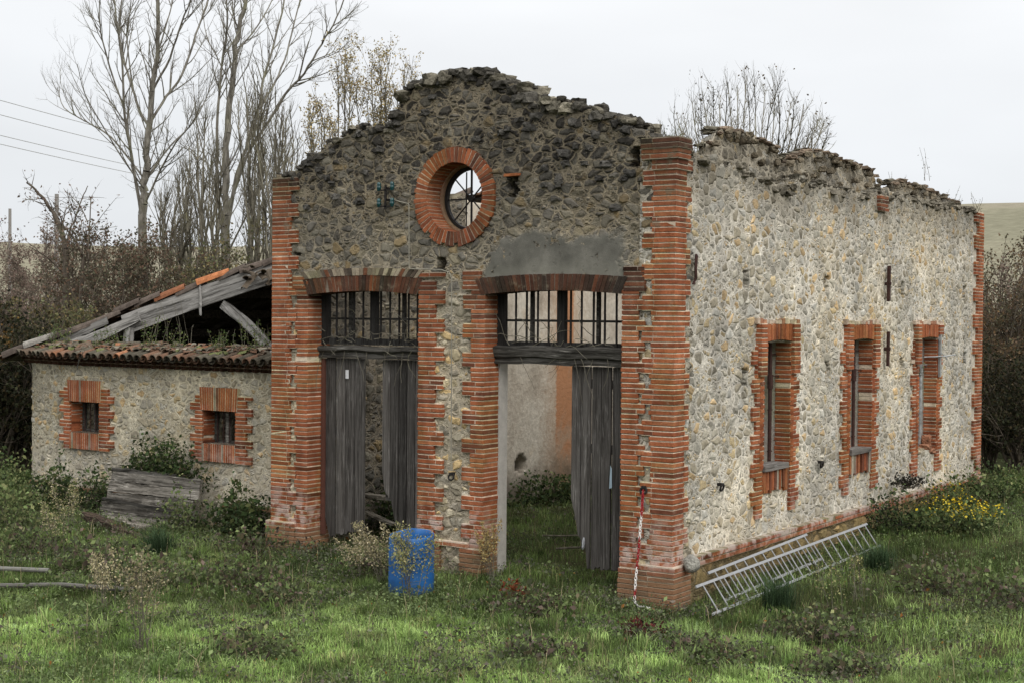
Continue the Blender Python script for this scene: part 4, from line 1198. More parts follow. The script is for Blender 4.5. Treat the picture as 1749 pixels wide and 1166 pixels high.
# timber: hip rafter, truss pieces, boarding
HA = Vector((-14.3, .87, 2.84)); HD = Vector((1, .6, .40))
def hip(x, dz=0.): return HA + HD * (x + 14.3) + Vector((0, 0, dz))
gc = (1, 1, 1)
timber('hip_rafter', [(hip(-12.45 + o_, -.20 + dz), hip(-9.2 - o_, -.23 + dz), .16 + dw, hh, kk, .05) for dz, hh, kk, dw, o_ in ((.125, .145, 1.1, .0, .0), (.0, .105, .85, -.012, .12), (-.115, .125, 1.0, .006, .04))], M['woodb'], n=16, label='wide split grey hip beam carrying the ridge of tiles')
timber('rafter', [(hip(-9.22, -.25), hip(-6.9, -.25), .15, .26, .6, 0)], M['woodb'])
timber('fallen_board', [(Vector((-13.5, 1.2, 2.93)), hip(-12.05, -.06) + Vector((0, -.22, -.12)), .06, .18, 1.05, -.07)], M['woodb'], j=.014)
timber('fallen_board', [(Vector((-13.75, 1.25, 2.98)), hip(-12.6, .0) + Vector((0, -.16, -.03)), .05, .12, .7, -.03)], M['woodb'], j=.014)
timber('post', [((-12.33, 1.95, 2.7), (-12.28, 1.98, 3.36), .13, .13, 1.2, 0)], M['woodb'], ups=(0, 1, 0))
pa = hip(-10.85, -.42)
timber('strut', [(pa, pa + Vector((1.25, .35, -1.15)), .12, .15, 1.0, .07)], M['woodb'], j=.012)
timber('hanging_lath', [(hip(-11.15, .06) + Vector((0, -.12, .0)), hip(-11.12, .0) + Vector((0, -.14, -.52)), .05, .02, 1.3, 0)], M['woodb'], ups=(0, 1, 0))
mb = MB(); rnd = random.Random(21)
for k in range(7):
    x = -12.9 + k * .95
    if x > -7: break
    y0 = .87 + .6 * (x + 14.3) + .1
    z = 2.84 + .40 * (x + 14.3) - .16
    mb = MB(); mb.beam((x, y0, z), (x, 9.2, z), .12, .16, (1.6, 1.5, 1.4), j=.004); mb.build('purlin', M['woodx'], annex)  # purlins, rafters and truss tinted up in place of light under the roof
for k in range(12):
    yy = 2.2 + k * .62; xs = -14.3 + max(.1, (yy - .87) / .6)
    if k % 2 == 0: 
        xs2 = -14.2
    mb = MB(); mb.beam((-14.1, yy, 2.86) if yy < .9 else (max(-14.1, -14.1), yy, 2.83), (min(-6.85, -14.3 + (yy - .87) / .6), yy, 2.80 + .4 * (min(-6.85, -14.3 + (yy - .87) / .6) + 14.3)), .07, .09, (1.6, 1.5, 1.4), j=.003); mb.build('rafter', M['woodx'], annex)
mb = MB(); mb.beam((-12.6, 3.6, 2.78), (-6.8, 3.6, 2.78), .18, .2, (1.5,) * 3); mb.beam((-7.5, 3.6, 2.8), (-7.5, 3.6, 5.4), .18, .18, (.4,) * 3, up=(0, 1, 0)); mb.beam((-10.2, 3.6, 2.85), (-7.55, 3.6, 4.6), .12, .14, (1.5,) * 3); mb.build('truss', M['woodx'], annex)
# roof slope behind the hip: boards below, tiles above
V, F = [], []
NX, NY = 60, 160
for i in range(NX + 1):
    x = -14.6 + (14.6 - 6.8) * i / NX
    ys = max(.87 + .6 * (x + 14.3), .8)
    for j in range(NY + 1):
        y = ys + (9.6 - ys) * j / NY
        V.append((x, y, 2.84 + .4 * (x + 14.3) + .03 + .05 * math.sin(y * 2 * math.pi / .2)))
for i in range(NX):
    for j in range(NY): F.append((i * (NY + 1) + j, (i + 1) * (NY + 1) + j, (i + 1) * (NY + 1) + j + 1, i * (NY + 1) + j + 1))
mb = MB(); mb.add(V, F, (.12, .07, .045)); mb.build('roof_slope', M['tile'], annex, smooth=True)
mb = MB(); V, F = [], []
for x in (-14.5, -6.8):
    ys = .87 + .6 * (x + 14.3) + .03; V += [(x, ys, 2.79 + .4 * (x + 14.3)), (x, 9.5, 2.79 + .4 * (x + 14.3))]
mb.add(V, [(0, 1, 3, 2)], (1.3, 1.2, 1.1)); mb.build('roof_boarding', M['woodx'], annex)
mb = MB(); x = -14.35; rnd = random.Random(4)
while x < -7.2:
    l = .42
    c = (.20, .085, .045) if -12.1 < x < -11.6 else sc(rnd.uniform(.7, 1.4), ((.075, .06, .05) if rnd.random() < .65 else (.15, .14, .125)))
    if -11.5 < x < -11.1: c = (.34, .135, .06)
    dz = .07 + rnd.uniform(-.03, .035) + (-.06 if x < -12.8 else 0)
    jj = Vector((0, rnd.uniform(-.07, .07), rnd.uniform(-.02, .02)))
    half_tile(mb, hip(x, dz) + jj, hip(x + l * 1.1, dz + .035) - jj, .125, .10, c, (0, 0, 1), .016, 8)
    x += l * rnd.uniform(.72, .95)
tag(mb.build('hip_tiles', M['tile'], annex), 'line of half-round ridge tiles, a few bright orange'); mb = MB()
for k in range(40):   # slipped tiles and splintered boards near the hall wall
    x = rnd.uniform(-10.3, -7.6); p = hip(x, rnd.uniform(-.25, .0)) + Vector((0, -.15 - rnd.random() * .25, 0))
    a = Vector((rnd.uniform(-.4, 1), -.5, rnd.uniform(-.9, .2))).normalized(); l = rnd.uniform(.2, .42)
    half_tile(mb, p, p + a * l, .09, .08, sc(rnd.uniform(.6, 1.3), (.10, .08, .06)), (0, 0, 1), .014, 6, arc=2.4)
mb.build('slipped_tiles', M['tile'], annex)
for k in range(6):
    mb = MB(); p = hip(-8.9 + k * .25, -.25 - .07 * k) + Vector((0, -.2, -.05)); a = Vector((-.7, -.1, -.45 - .1 * rnd.random())); mb.beam(p, p + a * rnd.uniform(.4, .9), .10, .03, (.9 + .3 * rnd.random(),) * 3, j=.01); mb.build('splintered_board', M['woodg'], annex)
mb = MB()
for a, b in (((-12.25, .78, 2.62), (-11.85, .52, 2.98)), ((-12.3, .8, 2.65), (-11.75, .5, 2.96))): mb.tube([a, b], .008, 4)
mb.build('loose_cane', M['woodg'], annex)

# ------------------------------------------------------------------ small things around the building
# weathered trough of boards against the annex
BX = (-10.98, .20, .0)
t = empty('plank_screen', (-9.8, .1, gh(-9.8, .1)), 'weathered grey plank screen leaning on the annex wall below heaped ivy', 'wooden screen')
rnd = random.Random(33)
for k in range(5):
    z0 = .12 + k * .165; y0 = .22 + .05 * k
    xa = -11.0 + rnd.uniform(-.07, .08) + .02 * k; xb = -8.60 + rnd.uniform(-.30, .05)
    mb = MB(); mb.beam((xa, y0, z0 + .07), (xb, y0 - .01, z0 + .07 + rnd.uniform(-.015, .03)), .035, .163, sc((2.2, 1.5, 2.0, 2.6, 1.8)[k], (1, .98, .96)), up=(0, .3, .95), j=.012, n=16)
    mb.build('board', M['woodx'], t)
mb = MB(); mb.beam((-10.95, .52, .97), (-9.5, .52, .94), .14, .05, (1.1,) * 3, j=.015, n=8); mb.build('top_board', M['woodx'], t)
mb = MB(); mb.beam((-10.9, .22, .50), (-8.8, .2, .42), .03, .05, (.8,) * 3, j=.012, n=9); mb.build('rail', M['woodx'], t)
mb = MB(); mb.beam((-10.3, -.10, .26), (-9.3, -.25, .20), .20, .06, (2.6, 2.5, 2.4), j=.02, n=8); tag(mb.build('fallen_plank', M['woodx'], base=(-9.8, -.18, .2)), 'pale split plank lying in front of the leaning plank screen', 'plank')
mb = MB(); mb.beam((-10.7, -.3, .30), (-8.1, -1.0, .12), .16, .09, (.8, .6, .5), j=.02, n=10); tag(mb.build('fallen_beam', M['woodx'], base=(-9.4, -.65, .15)), 'long dark beam rotting in the grass before the plank screen', 'beam')

# blue barrel
bxy = (-3.0, -1.40); bz = gh(*bxy)
mb = MB()
pr = [(.26, 0.), (.285, .02), (.295, .06), (.292, .28), (.2945, .30), (.2945, .33), (.292, .35), (.292, .58), (.2945, .60), (.2945, .63), (.292, .65), (.290, .84), (.283, .885), (.278, .89), (.270, .885), (.275, .80), (.272, .05), (.0, .03)]
n = 40; V, F = [], []
for r, z in pr:
    for k in range(n):
        a = 2 * math.pi * k / n
        rr = r; zz = z
        dent = math.exp(-((((a - 2.35 + math.pi) % (2 * math.pi)) - math.pi) / .38) ** 2)
        if z > .6: rr *= 1 - .34 * dent * ((z - .6) / .3) ** 1.5; zz += .03 * dent * (z > .8)
        zz -= .035 * math.cos(a + .9) * (z > .6)
        V.append((bxy[0] + rr * math.cos(a), bxy[1] + rr * math.sin(a), bz - .10 + zz * .97 + .02 * math.cos(a)))
for i in range(len(pr) - 1):
    for k in range(n): F.append((i * n + k, i * n + (k + 1) % n, (i + 1) * n + (k + 1) % n, (i + 1) * n + k))
mb.add(V, F); tag(mb.build('barrel', M['plastic'], base=(bxy[0], bxy[1], bz), smooth=True), 'open blue plastic barrel with a dented rim between the doorways', 'barrel')

# aluminium ladders on edge beside the plinth
def ladder(y0, y1, xt, zt, xb, zb, nr, label):
    c = ((xb + xt) / 2, y0, gh(xb, y0))
    t = empty('ladder', c, label, 'ladder', 'ladders beside the side wall')
    def P(s, f): return Vector((xt + (xb - xt) * s, y0 + (y1 - y0) * f + .02 * s, zt[0] + (zt[1] - zt[0]) * f + (zb[0] + (zb[1] - zb[0]) * f - zt[0] - (zt[1] - zt[0]) * f) * s))
    for s in (0, 1):
        mb = MB(); mb.beam(P(s, 0), P(s, 1), .016, .034, (1, 1, 1), up=(P(0, 0) - P(1, 0)).normalized()); mb.build('rail', M['alu'], t)
    for k in range(nr):
        f = (k + .6) / nr
        mb = MB(); mb.tube([P(-.02, f), P(1.02, f)], .010, 8); mb.build('rung', M['alu'], t)
    return t
ladder(-.30, 5.5, .50, (.385, .475), .71, (.075, .16), 20, 'long aluminium ladder lying on its edge in front')
ladder(.55, 3.75, .24, (.40, .50), .47, (.08, .17), 11, 'shorter aluminium ladder tucked behind the long one')

# red and white plastic chain on the corner pillar
mb = MB(); rnd = random.Random(3)
pts = [Vector((-.35, -.10, 1.45)), Vector((-.37, -.11, 1.1)), Vector((-.40, -.11, .7)), Vector((-.425, -.13, .36)), Vector((-.43, -.15, .08)), Vector((-.30, -.28, .05)), Vector((-.05, -.45, .08)), Vector((.05, -.5, .08))]
seg = []
for a, b in zip(pts[:-1], pts[1:]):
    m = max(1, int((b - a).length / .036)); seg += [(a.lerp(b, i / m), (b - a).normalized()) for i in range(m)]
for i, (p, d) in enumerate(seg):
    z = p.z
    red = z > 1.28 or (.50 < z < .86) or (.14 < z < .22 and i < 45)
    if i > 44: red = i > 49
    col = (.30, .014, .02) if red else (.72, .70, .68)
    s_ = d.cross(Vector((0, 1, 0) if abs(d.y) < .8 else (0, 0, 1))).normalized(); o_ = d.cross(s_)
    ax2 = s_ if i % 2 else o_
    torus(mb, p, (.027, .015), .0055, d, ax2, 10, 5, col)
for i in range(9):
    p = Vector((-.335 - .002 * i, -.13, 1.42 - i * .03)); torus(mb, p, (.024, .014), .006, (0, 0, 1), (1, .3, 0) if i % 2 else (.2, 1, 0), 10, 5, (.30, .014, .02))
tag(mb.build('barrier_chain', M['paint'], base=(-.4, -.12, .05)), 'red and white plastic chain hanging from the corner pillar ring', 'chain')

# planks, sticks, pipes and stones
mb = MB(); mb.beam((-6.6, 1.15, .86), (-5.2, .95, .88), .20, .05, (2.4, 2.3, 2.1), j=.006, n=3); tag(mb.build('plank', M['woodx'], base=(-5.9, 1.05, .86)), 'upper pale plank lying inside the left doorway', 'plank')
mb = MB(); mb.beam((-6.5, 1.05, .80), (-5.1, .85, .50), .10, .04, (2.6, 2.5, 2.3), j=.006, n=3); tag(mb.build('plank', M['woodx'], base=(-5.8, .95, .6)), 'lower slanting plank inside the left doorway', 'plank')
for i, (a, b, s_, lab) in enumerate((((-3.6, 2.6), (-2.2, 3.6), .014, 'curved bare stick lying just inside the right doorway'), ((-2.9, 1.9), (-1.9, 2.7), .018, 'thick bare stick on the grass inside the right doorway'))):
    mb = MB(); P_ = [Vector((a[0] + (b[0] - a[0]) * k / 6, a[1] + (b[1] - a[1]) * k / 6 + .12 * math.sin(k * .6), gh(a[0] + (b[0] - a[0]) * k / 6, a[1] + (b[1] - a[1]) * k / 6) + .10)) for k in range(7)]
    mb.tube(P_, [s_ * (1 - .08 * k) for k in range(7)], 6, (1, 1, 1)); tag(mb.build('stick', M['barkg'], base=tuple(P_[0])), lab, 'stick')
for (a, b, z, lab) in (((-8.6, -4.25), (-7.30, -3.66), .10, 'pale pipe lying in the grass at the left edge'), ((-7.2, -4.62), (-5.55, -3.75), .09, 'dark pipe half hidden behind the dry bush')):
    mb = MB(); mb.tube([(a[0], a[1], gh(*a) + z - .04), ((a[0] + b[0]) / 2, (a[1] + b[1]) / 2, gh((a[0] + b[0]) / 2, (a[1] + b[1]) / 2) + z + .01), (b[0], b[1], gh(*b) + z)], .03, 8, (.15, .145, .13) if 'pale' in lab else (.09, .085, .075)); tag(mb.build('pipe', M['paint'], base=(a[0], a[1], gh(*a))), lab, 'pipe')
mb = MB(); mb.blob((.17, .22, .56), (.105, .10, .115), (.27, .26, .23), .09, 1, 2.); tag(mb.build('round_stone', M['stone'], base=(.17, .22, .5), smooth=True), 'round pale stone on the plinth beside the corner pillar', 'stone')

# utility poles and wires beyond the trees
def pole(x, y, ztop, r, lab):
    z0 = gh(x, y); mb = MB(); mb.tube([(x, y, z0 - .3), (x, y, ztop)], [r, r * .7], 8, (.20, .19, .18)); return tag(mb.build('utility_pole', M['paint'], base=(x, y, z0)), lab, 'utility pole')
pole(-49.65, 29.62, 9.4, .14, 'grey utility pole rising behind the bare bushes')
pole(-68.64, 40.92, 10.1, .13, 'thin far utility pole at the left edge')
for i, (pz, dz) in enumerate(((12.49, 0), (11.88, 0), (11.02, 0), (10.65, 0))):
    A = Vector((-43.4, 21.83, pz)); mb = MB()
    D = Vector((-.562, .827, 0)); Rr = Vector((.827, .562, 0))
    W_ = Rr * 7.4 + D * 25
    A0 = A - W_ * .3; B = A + W_ * 1.6
    P_ = [A0.lerp(B, k / 16) + Vector((0, 0, -.5 * math.sin(math.pi * k / 16))) + Vector((0, 0, .25)) for k in range(17)]
    mb.tube(P_, .016, 4, (.34, .35, .36)); tag(mb.build('power_line', M['paint'], base=tuple(A0)), ('topmost of the four power lines at the upper left', 'second power line from the top at the upper left', 'third power line from the top at the upper left', 'lowest of the four power lines at the upper left')[i], 'power line', 'power lines at the upper left')
# ------------------------------------------------------------------ vegetation helpers
def tubes(segs, sides=3):
    """segs: array (n, 8) p0 p1 r0 r1 -> V, F"""
    S = np.asarray(segs, float); n = len(S)
    p0, p1, r0, r1 = S[:, :3], S[:, 3:6], S[:, 6], S[:, 7]
    d = p1 - p0; d /= np.linalg.norm(d, axis=1, keepdims=True) + 1e-9
    ref = np.where(np.abs(d[:, 2:3]) < .9, np.array([[0, 0, 1.]]), np.array([[1., 0, 0]]))
    a = np.cross(d, ref); a /= np.linalg.norm(a, axis=1, keepdims=True) + 1e-9
    b = np.cross(d, a)
    V = np.empty((n, 2, sides, 3))
    for k in range(sides):
        t = 2 * math.pi * k / sides
        o = a * math.cos(t) + b * math.sin(t)
        V[:, 0, k] = p0 + o * r0[:, None]; V[:, 1, k] = p1 + o * r1[:, None]
    I = np.arange(n * 2 * sides).reshape(n, 2, sides)
    F = np.stack([np.stack([I[:, 0, k], I[:, 0, (k + 1) % sides], I[:, 1, (k + 1) % sides], I[:, 1, k]], -1) for k in range(sides)], 1).reshape(-1, 4)
    return V.reshape(-1, 3), F

def leaves_geo(P, N, size, cols, asp=.55, rs=None):
    """diamond leaves at P, random tilt; N = preferred normal weight; returns V, F, C"""
    rs = rs or rng
    n = len(P)
    d = rs.normal(size=(n, 3)); d[:, 2] = d[:, 2] * .6 + N; d /= np.linalg.norm(d, axis=1, keepdims=True)
    t = rs.normal(size=(n, 3)); t -= (t * d).sum(1, keepdims=True) * d; t /= np.linalg.norm(t, axis=1, keepdims=True)
    b = np.cross(d, t)
    s_ = (np.asarray(size) * rs.uniform(.6, 1.4, n))[:, None]
    fold = d * s_ * .15
    V = np.stack([P, P + t * s_ * .5 + b * s_ * asp * .5 + fold, P + t * s_, P + t * s_ * .5 - b * s_ * asp * .5 + fold], 1).reshape(-1, 3)
    F = np.arange(n * 4).reshape(n, 4)
    C = np.repeat(cols, 4, 0)
    return V, F, C

def pick(pal, n, rs, var=.25):
    pal = np.array(pal); c = pal[rs.integers(0, len(pal), n)]
    return c * rs.uniform(1 - var, 1 + var, (n, 1))

def poly_segs(pts, r0, r1):
    out = []; n = len(pts) - 1
    for i in range(n):
        a = r0 + (r1 - r0) * i / n; b = r0 + (r1 - r0) * (i + 1) / n
        out.append((*pts[i], *pts[i + 1], a, b))
    return out

def smooth_poly(pts, k=4):
    pts = [np.array(p, float) for p in pts]; out = []
    for i in range(len(pts) - 1):
        p0 = pts[max(i - 1, 0)]; p1 = pts[i]; p2 = pts[i + 1]; p3 = pts[min(i + 2, len(pts) - 1)]
        for j in range(k):
            t = j / k
            out.append(.5 * (2 * p1 + (p2 - p0) * t + (2 * p0 - 5 * p1 + 4 * p2 - p3) * t * t + (3 * p1 - p0 - 3 * p2 + p3) * t ** 3))
    out.append(pts[-1]); return out

def sprout(pts, r0, r1, rs, lev, spec, segs, tips, t0=.15):
    """grow side shoots along a polyline; spec = per-level dict"""
    sp = spec[lev]
    L = sum(np.linalg.norm(pts[i + 1] - pts[i]) for i in range(len(pts) - 1))
    n = int(L * sp['den'] + rs.random())
    for _ in range(n):
        t = t0 + (1 - t0) * rs.random() ** .9
        i = min(int(t * (len(pts) - 1)), len(pts) - 2); f = t * (len(pts) - 1) - i
        p = pts[i] * (1 - f) + pts[i + 1] * f
        d = pts[i + 1] - pts[i]; d = d / (np.linalg.norm(d) + 1e-9)
        q = rs.normal(size=3); q -= q.dot(d) * d; q /= np.linalg.norm(q) + 1e-9
        ang = rs.uniform(*sp['ang'])
        v = d * math.cos(ang) + q * math.sin(ang)
        ln = sp['len'] * rs.uniform(.45, 1.25) * (1 - .55 * t)
        m = sp.get('n', 4); P = [p]
        for k in range(m):
            v = v + np.array([0, 0, sp['up']]) / m + rs.normal(size=3) * sp['wob']
            v /= np.linalg.norm(v)
            P.append(P[-1] + v * ln / m)
        ra = min(sp['r'], (r0 + (r1 - r0) * t) * .75)
        segs[lev].extend(poly_segs(P, ra, ra * .35))
        if lev + 1 < len(spec): sprout(P, ra, ra * .35, rs, lev + 1, spec, segs, tips, .1)
        else: tips.extend(P[1:])

def dp(px, py, t):
    """point seen in this direction at this depth: used once to survey the limbs of the two poplars"""
    a = (px - 874.5) / 2435.; b = -(py - 583.) / 2435.
    return np.array(Vector(CAM) + (FW + R2 * a + U2 * b) * t)

def tree(name, label, cat, base, limbs, spec, seed, bark, leaf=None, group=None, sides=7, crown_name='crown'):
    """limbs: (points, r0, r1); leaf: (palette, size, per-tip count, material key)"""
    rs = np.random.default_rng(seed)
    root = empty(name, tuple(float(v) for v in base), label, cat, group)
    main = []; segs = [[] for _ in spec]; tips = []
    for pts, r0, r1 in limbs:
        P = smooth_poly(pts, 4)
        P = [p + rs.normal(size=3) * r1 * .6 if 0 < i < len(P) - 1 else p for i, p in enumerate(P)]
        main += poly_segs(P, r0, r1)
        sprout(P, r0, r1, rs, 0, spec, segs, tips)
    V, F = tubes(main, sides)
    link('trunk', np_mesh('trunk', V, [F]), bark, root, smooth=True)
    Vs, Fs, o = [], [], 0
    for lv in segs:
        if not lv: continue
        V, F = tubes(lv, 3); Vs.append(V); Fs.append(F + o); o += len(V)
    mats = [bark]; mi = [0] * sum(len(f) for f in Fs)
    cols = np.full((o, 3), .1)
    if leaf and tips:
        pal, size, cnt, key = leaf
        T = np.array(tips)
        n = int(len(T) * cnt); P = T[rs.integers(0, len(T), n)] + rs.normal(size=(n, 3)) * size * .8
        V, F, C = leaves_geo(P, .2, size, pick(pal, n, rs), .6, rs)
        Vs.append(V); Fs.append(F + o); cols = np.concatenate([cols, C]); mats.append(M[key]); mi += [1] * len(F)
    if Vs:
        link(crown_name, np_mesh(crown_name, np.concatenate(Vs), [np.concatenate(Fs)], cols, mi), mats, root)
    return root

# two tall bare poplars
SP_POP = [dict(den=2.4, ang=(.35, .8), len=2.3, up=.55, wob=.07, r=.026, n=5), dict(den=3.0, ang=(.4, .9), len=.9, up=.35, wob=.10, r=.010, n=3), dict(den=5.0, ang=(.4, 1.), len=.38, up=.2, wob=.12, r=.0065, n=2)]
def limb(pp, d, dd, r0, r1):
    n = len(pp)
    return ([dp(x, y, d + dd * i / (n - 1)) for i, (x, y) in enumerate(pp)], r0 * .68, r1 * .7)
D1 = 46
b1 = dp(243, 545, D1); b1[2] = gh(b1[0], b1[1])
L1 = [([b1] + [dp(x, y, D1) for x, y in ((243, 400), (247, 330), (250, 280), (254, 220), (262, 140), (268, 90), (271, 0), (273, -70))], .155, .045),
      limb([(254, 215), (238, 190), (228, 155), (213, 110), (205, 70), (197, 20), (193, -40)], D1, 2, .075, .03),
      limb([(244, 385), (230, 300), (222, 250), (212, 190), (210, 120), (203, 60), (209, -10)], D1, -2.5, .085, .03),
      limb([(255, 212), (285, 165), (310, 130), (335, 60), (352, 10), (365, -40)], D1, 1.5, .07, .03),
      limb([(261, 155), (290, 100), (305, 55), (325, 0), (332, -40)], D1, -2, .06, .025),
      limb([(249, 310), (190, 235), (150, 210), (110, 185), (98, 150)], D1, 2.5, .05, .015),
      limb([(250, 305), (290, 250), (330, 210), (355, 160), (375, 100)], D1, 3, .05, .015),
      limb([(247, 350), (275, 290), (300, 245), (325, 215), (345, 180)], D1, -3, .055, .015),
      limb([(249, 325), (222, 290), (175, 215), (145, 160), (132, 110)], D1, -2.5, .045, .012),
      limb([(266, 100), (285, 40), (300, -20)], D1, 1, .045, .02), limb([(228, 155), (216, 60), (228, 0)], D1, 0, .04, .02), limb([(213, 190), (180, 90), (170, 30), (172, -20)], D1, -1.5, .045, .02)]
tree('poplar_tree', 'tall bare poplar with pale trunk at the far left', 'tree', b1, L1, SP_POP, 1, M['bark'], group='bare poplars behind the annex')
D2 = 45
b2 = dp(385, 545, D2); b2[2] = gh(b2[0], b2[1])
L2 = [([b2] + [dp(x, y, D2) for x, y in ((385, 420), (387, 360), (385, 300), (388, 230), (398, 130), (406, 65), (420, 0), (428, -60))], .16, .045),
      limb([(385, 415), (372, 340), (371, 260), (372, 180), (380, 100), (388, 40), (383, -30)], D2, -1.5, .09, .03),
      limb([(386, 400), (405, 300), (425, 240), (440, 190), (452, 130), (470, 70), (490, -20)], D2, 2, .1, .035),
      limb([(442, 185), (470, 140), (490, 90), (505, 30), (520, -30)], D2 + 1, 2, .06, .025),
      limb([(387, 370), (420, 270), (455, 215), (485, 165), (520, 125), (550, 75), (575, 30), (598, -30)], D2, -2, .08, .025),
      limb([(406, 65), (398, 20), (395, -30)], D2, 0, .04, .02), limb([(403, 90), (440, 45), (472, -15)], D2, 1, .045, .02),
      limb([(396, 152), (372, 100), (352, 60), (345, 0)], D2, 2, .035, .015), limb([(386, 355), (350, 270), (335, 200), (330, 140)], D2, 2, .04, .012),
      limb([(386, 440), (430, 350), (455, 300), (470, 240)], D2, -2, .05, .015), limb([(520, 125), (540, 105), (575, 90), (598, 70)], D2 - 1, -1, .03, .012)]
tree('poplar_tree', 'tall bare poplar with several forked stems beside the hall', 'tree', b2, L2, SP_POP, 2, M['bark'], group='bare poplars behind the annex')

# thin saplings between them
SP_SAP = [dict(den=2.3, ang=(.3, .6), len=1.5, up=.6, wob=.06, r=.016, n=4), dict(den=3.0, ang=(.35, .8), len=.6, up=.3, wob=.1, r=.0065, n=3)]
def sapling(px, ytop, d, n, seed, label, leaf=None, spread=14, group='thin saplings behind the annex', bark='barkg', ybase=560, r=.05):
    rs = np.random.default_rng(seed)
    b = dp(px, ybase, d); b[2] = gh(b[0], b[1])
    limbs = []
    for k in range(n):
        x1 = px + rs.normal() * spread; yt = ytop + abs(rs.normal()) * 55 * (k > 0)
        pts = [b + np.array([rs.normal() * .12, rs.normal() * .12, -.1])]
        for f in (.3, .6, .85, 1.):
            q = dp(px + (x1 - px) * f ** 1.3 + rs.normal() * 3, 545 + (yt - 545) * f, d + rs.normal() * .4)
            pts.append(q)
        limbs.append((pts, r * rs.uniform(.7, 1.1), .010))
    return tree('sapling', label, 'tree', b, limbs, SP_SAP, seed, M[bark], leaf, group, 5)
for px, yt, d, n, sd_, lab in ((345, 195, 41, 5, 21, 'slender grey sapling clump between the two poplars'), (425, 170, 40, 5, 22, 'slender sapling clump in front of the right poplar'), (462, 150, 39, 6, 23, 'slender sapling clump touching the hall corner'), (305, 250, 39, 4, 24, 'low sapling clump right of the left poplar'), (490, 190, 43, 5, 25, 'slender sapling clump behind the left gable shoulder'), (440, 120, 44, 5, 26, 'tall thin sapling clump right of the right poplar trunk'), (365, 260, 38, 5, 27, 'low twiggy sapling clump at the foot of the right poplar'), (325, 290, 43, 6, 28, 'distant twiggy sapling clump between the poplar trunks'), (475, 235, 37, 5, 29, 'twiggy sapling clump right beside the hall corner'), (285, 300, 44, 5, 30, 'distant low sapling just right of the left poplar trunk')):
    sapling(px, yt, d, n, sd_, lab)
YEL = ([(.34, .27, .13), (.40, .31, .14), (.27, .22, .11), (.30, .26, .13), (.19, .14, .09)], .06, .55, 'leaf')
for px, yt, d, n, sd_, lab, sprd, k in ((590, 85, 40, 4, 31, 'young tree with sparse dull yellow leaves left of the gable', 14, 3.), (645, 95, 39, 7, 32, 'bushy young tree with yellow autumn leaves beside the gable', 26, 4.6), (545, 180, 38, 4, 33, 'small yellowing tree at the left shoulder of the gable', 10, 4.), (690, 110, 41, 3, 34, 'almost bare young tree against the broken gable', 10, .25)):
    sapling(px, yt, d, n, sd_, lab, (YEL[0], YEL[1], k, YEL[3]), sprd, 'yellow leaved young trees behind the hall', r=.04)
# round bare tree behind the side wall
SP_RND = [dict(den=2.6, ang=(.3, .65), len=1.3, up=.75, wob=.06, r=.016, n=4), dict(den=3.6, ang=(.3, .8), len=.55, up=.35, wob=.1, r=.008, n=3)]
rs = np.random.default_rng(44)
bR = dp(1280, 480, 40); bR[2] = gh(bR[0], bR[1]); limbs = []
for k in range(26):
    f = (k + .5) / 26; px = 1130 + 290 * f; yt = 125 + 85 * abs(f - .48) ** 1.6 * 3.2 + abs(rs.normal()) * 14
    mid = dp(1280 + (px - 1280) * .62, 330 + rs.normal() * 8, 40 + rs.normal() * 1.2)
    limbs.append(([bR + np.array([rs.normal() * .2, rs.normal() * .2, 0]), dp(1280 + (px - 1280) * .25, 430, 40), mid, dp(1280 + (px - 1280) * .9, (yt + 300) / 2, 40 + rs.normal() * 1.8), dp(px + rs.normal() * 5, yt, 40 + rs.normal() * 2)], .036, .009))
tree('bare_tree', 'round bare many-stemmed tree behind the side wall', 'tree', bR, limbs, SP_RND, 45, M['barkg'], ([(.07, .05, .03), (.10, .07, .03)], .07, .10, 'leaf'), None, 5)

# shrubs and thickets
SP_SHR = [dict(den=4.2, ang=(.4, 1.0), len=1.1, up=.25, wob=.14, r=.016, n=4), dict(den=6., ang=(.4, 1.1), len=.5, up=.2, wob=.16, r=.007, n=3)]
def shrub(name, label, cat, x, y, h, w, n, seed, leaf=None, group=None, spec=SP_SHR, bark='barkd', r=.035, lean=0., z=None):
    rs = np.random.default_rng(seed)
    b = np.array([x, y, gh(x, y) if z is None else z]); limbs = []
    for k in range(n):
        a = rs.uniform(0, 6.283); e = rs.uniform(.15, 1.) ** .6
        hh = h * rs.uniform(.55, 1.) * (1.05 - .45 * e * e)
        tx, ty = w * e * math.cos(a) + lean, w * e * math.sin(a)
        s0 = np.array([rs.normal() * .07, rs.normal() * .07, -.05])
        limbs.append(([b + s0, b + s0 * .7 + np.array([tx * .3, ty * .3, hh * .42]) + rs.normal(size=3) * .04 * h, b + np.array([tx * .75, ty * .75, hh * .8]) + rs.normal(size=3) * .05 * h, b + np.array([tx, ty, hh])], r * rs.uniform(.6, 1.1), r * .2))
    return tree(name, label, cat, b, limbs, spec, seed, M[bark], leaf, group, 5, 'crown')
BRN = [(.135, .095, .068), (.125, .10, .07), (.11, .10, .065), (.15, .095, .065), (.09, .09, .055)]
RED = [(.18, .125, .105), (.17, .13, .105), (.20, .15, .12), (.14, .11, .085)]
OLV = [(.11, .12, .055), (.14, .13, .06), (.16, .13, .06), (.09, .09, .045)]
def at(px, d):
    p = dp(px, 545, d); return p[0], p[1]
G1 = 'autumn thickets behind the annex'
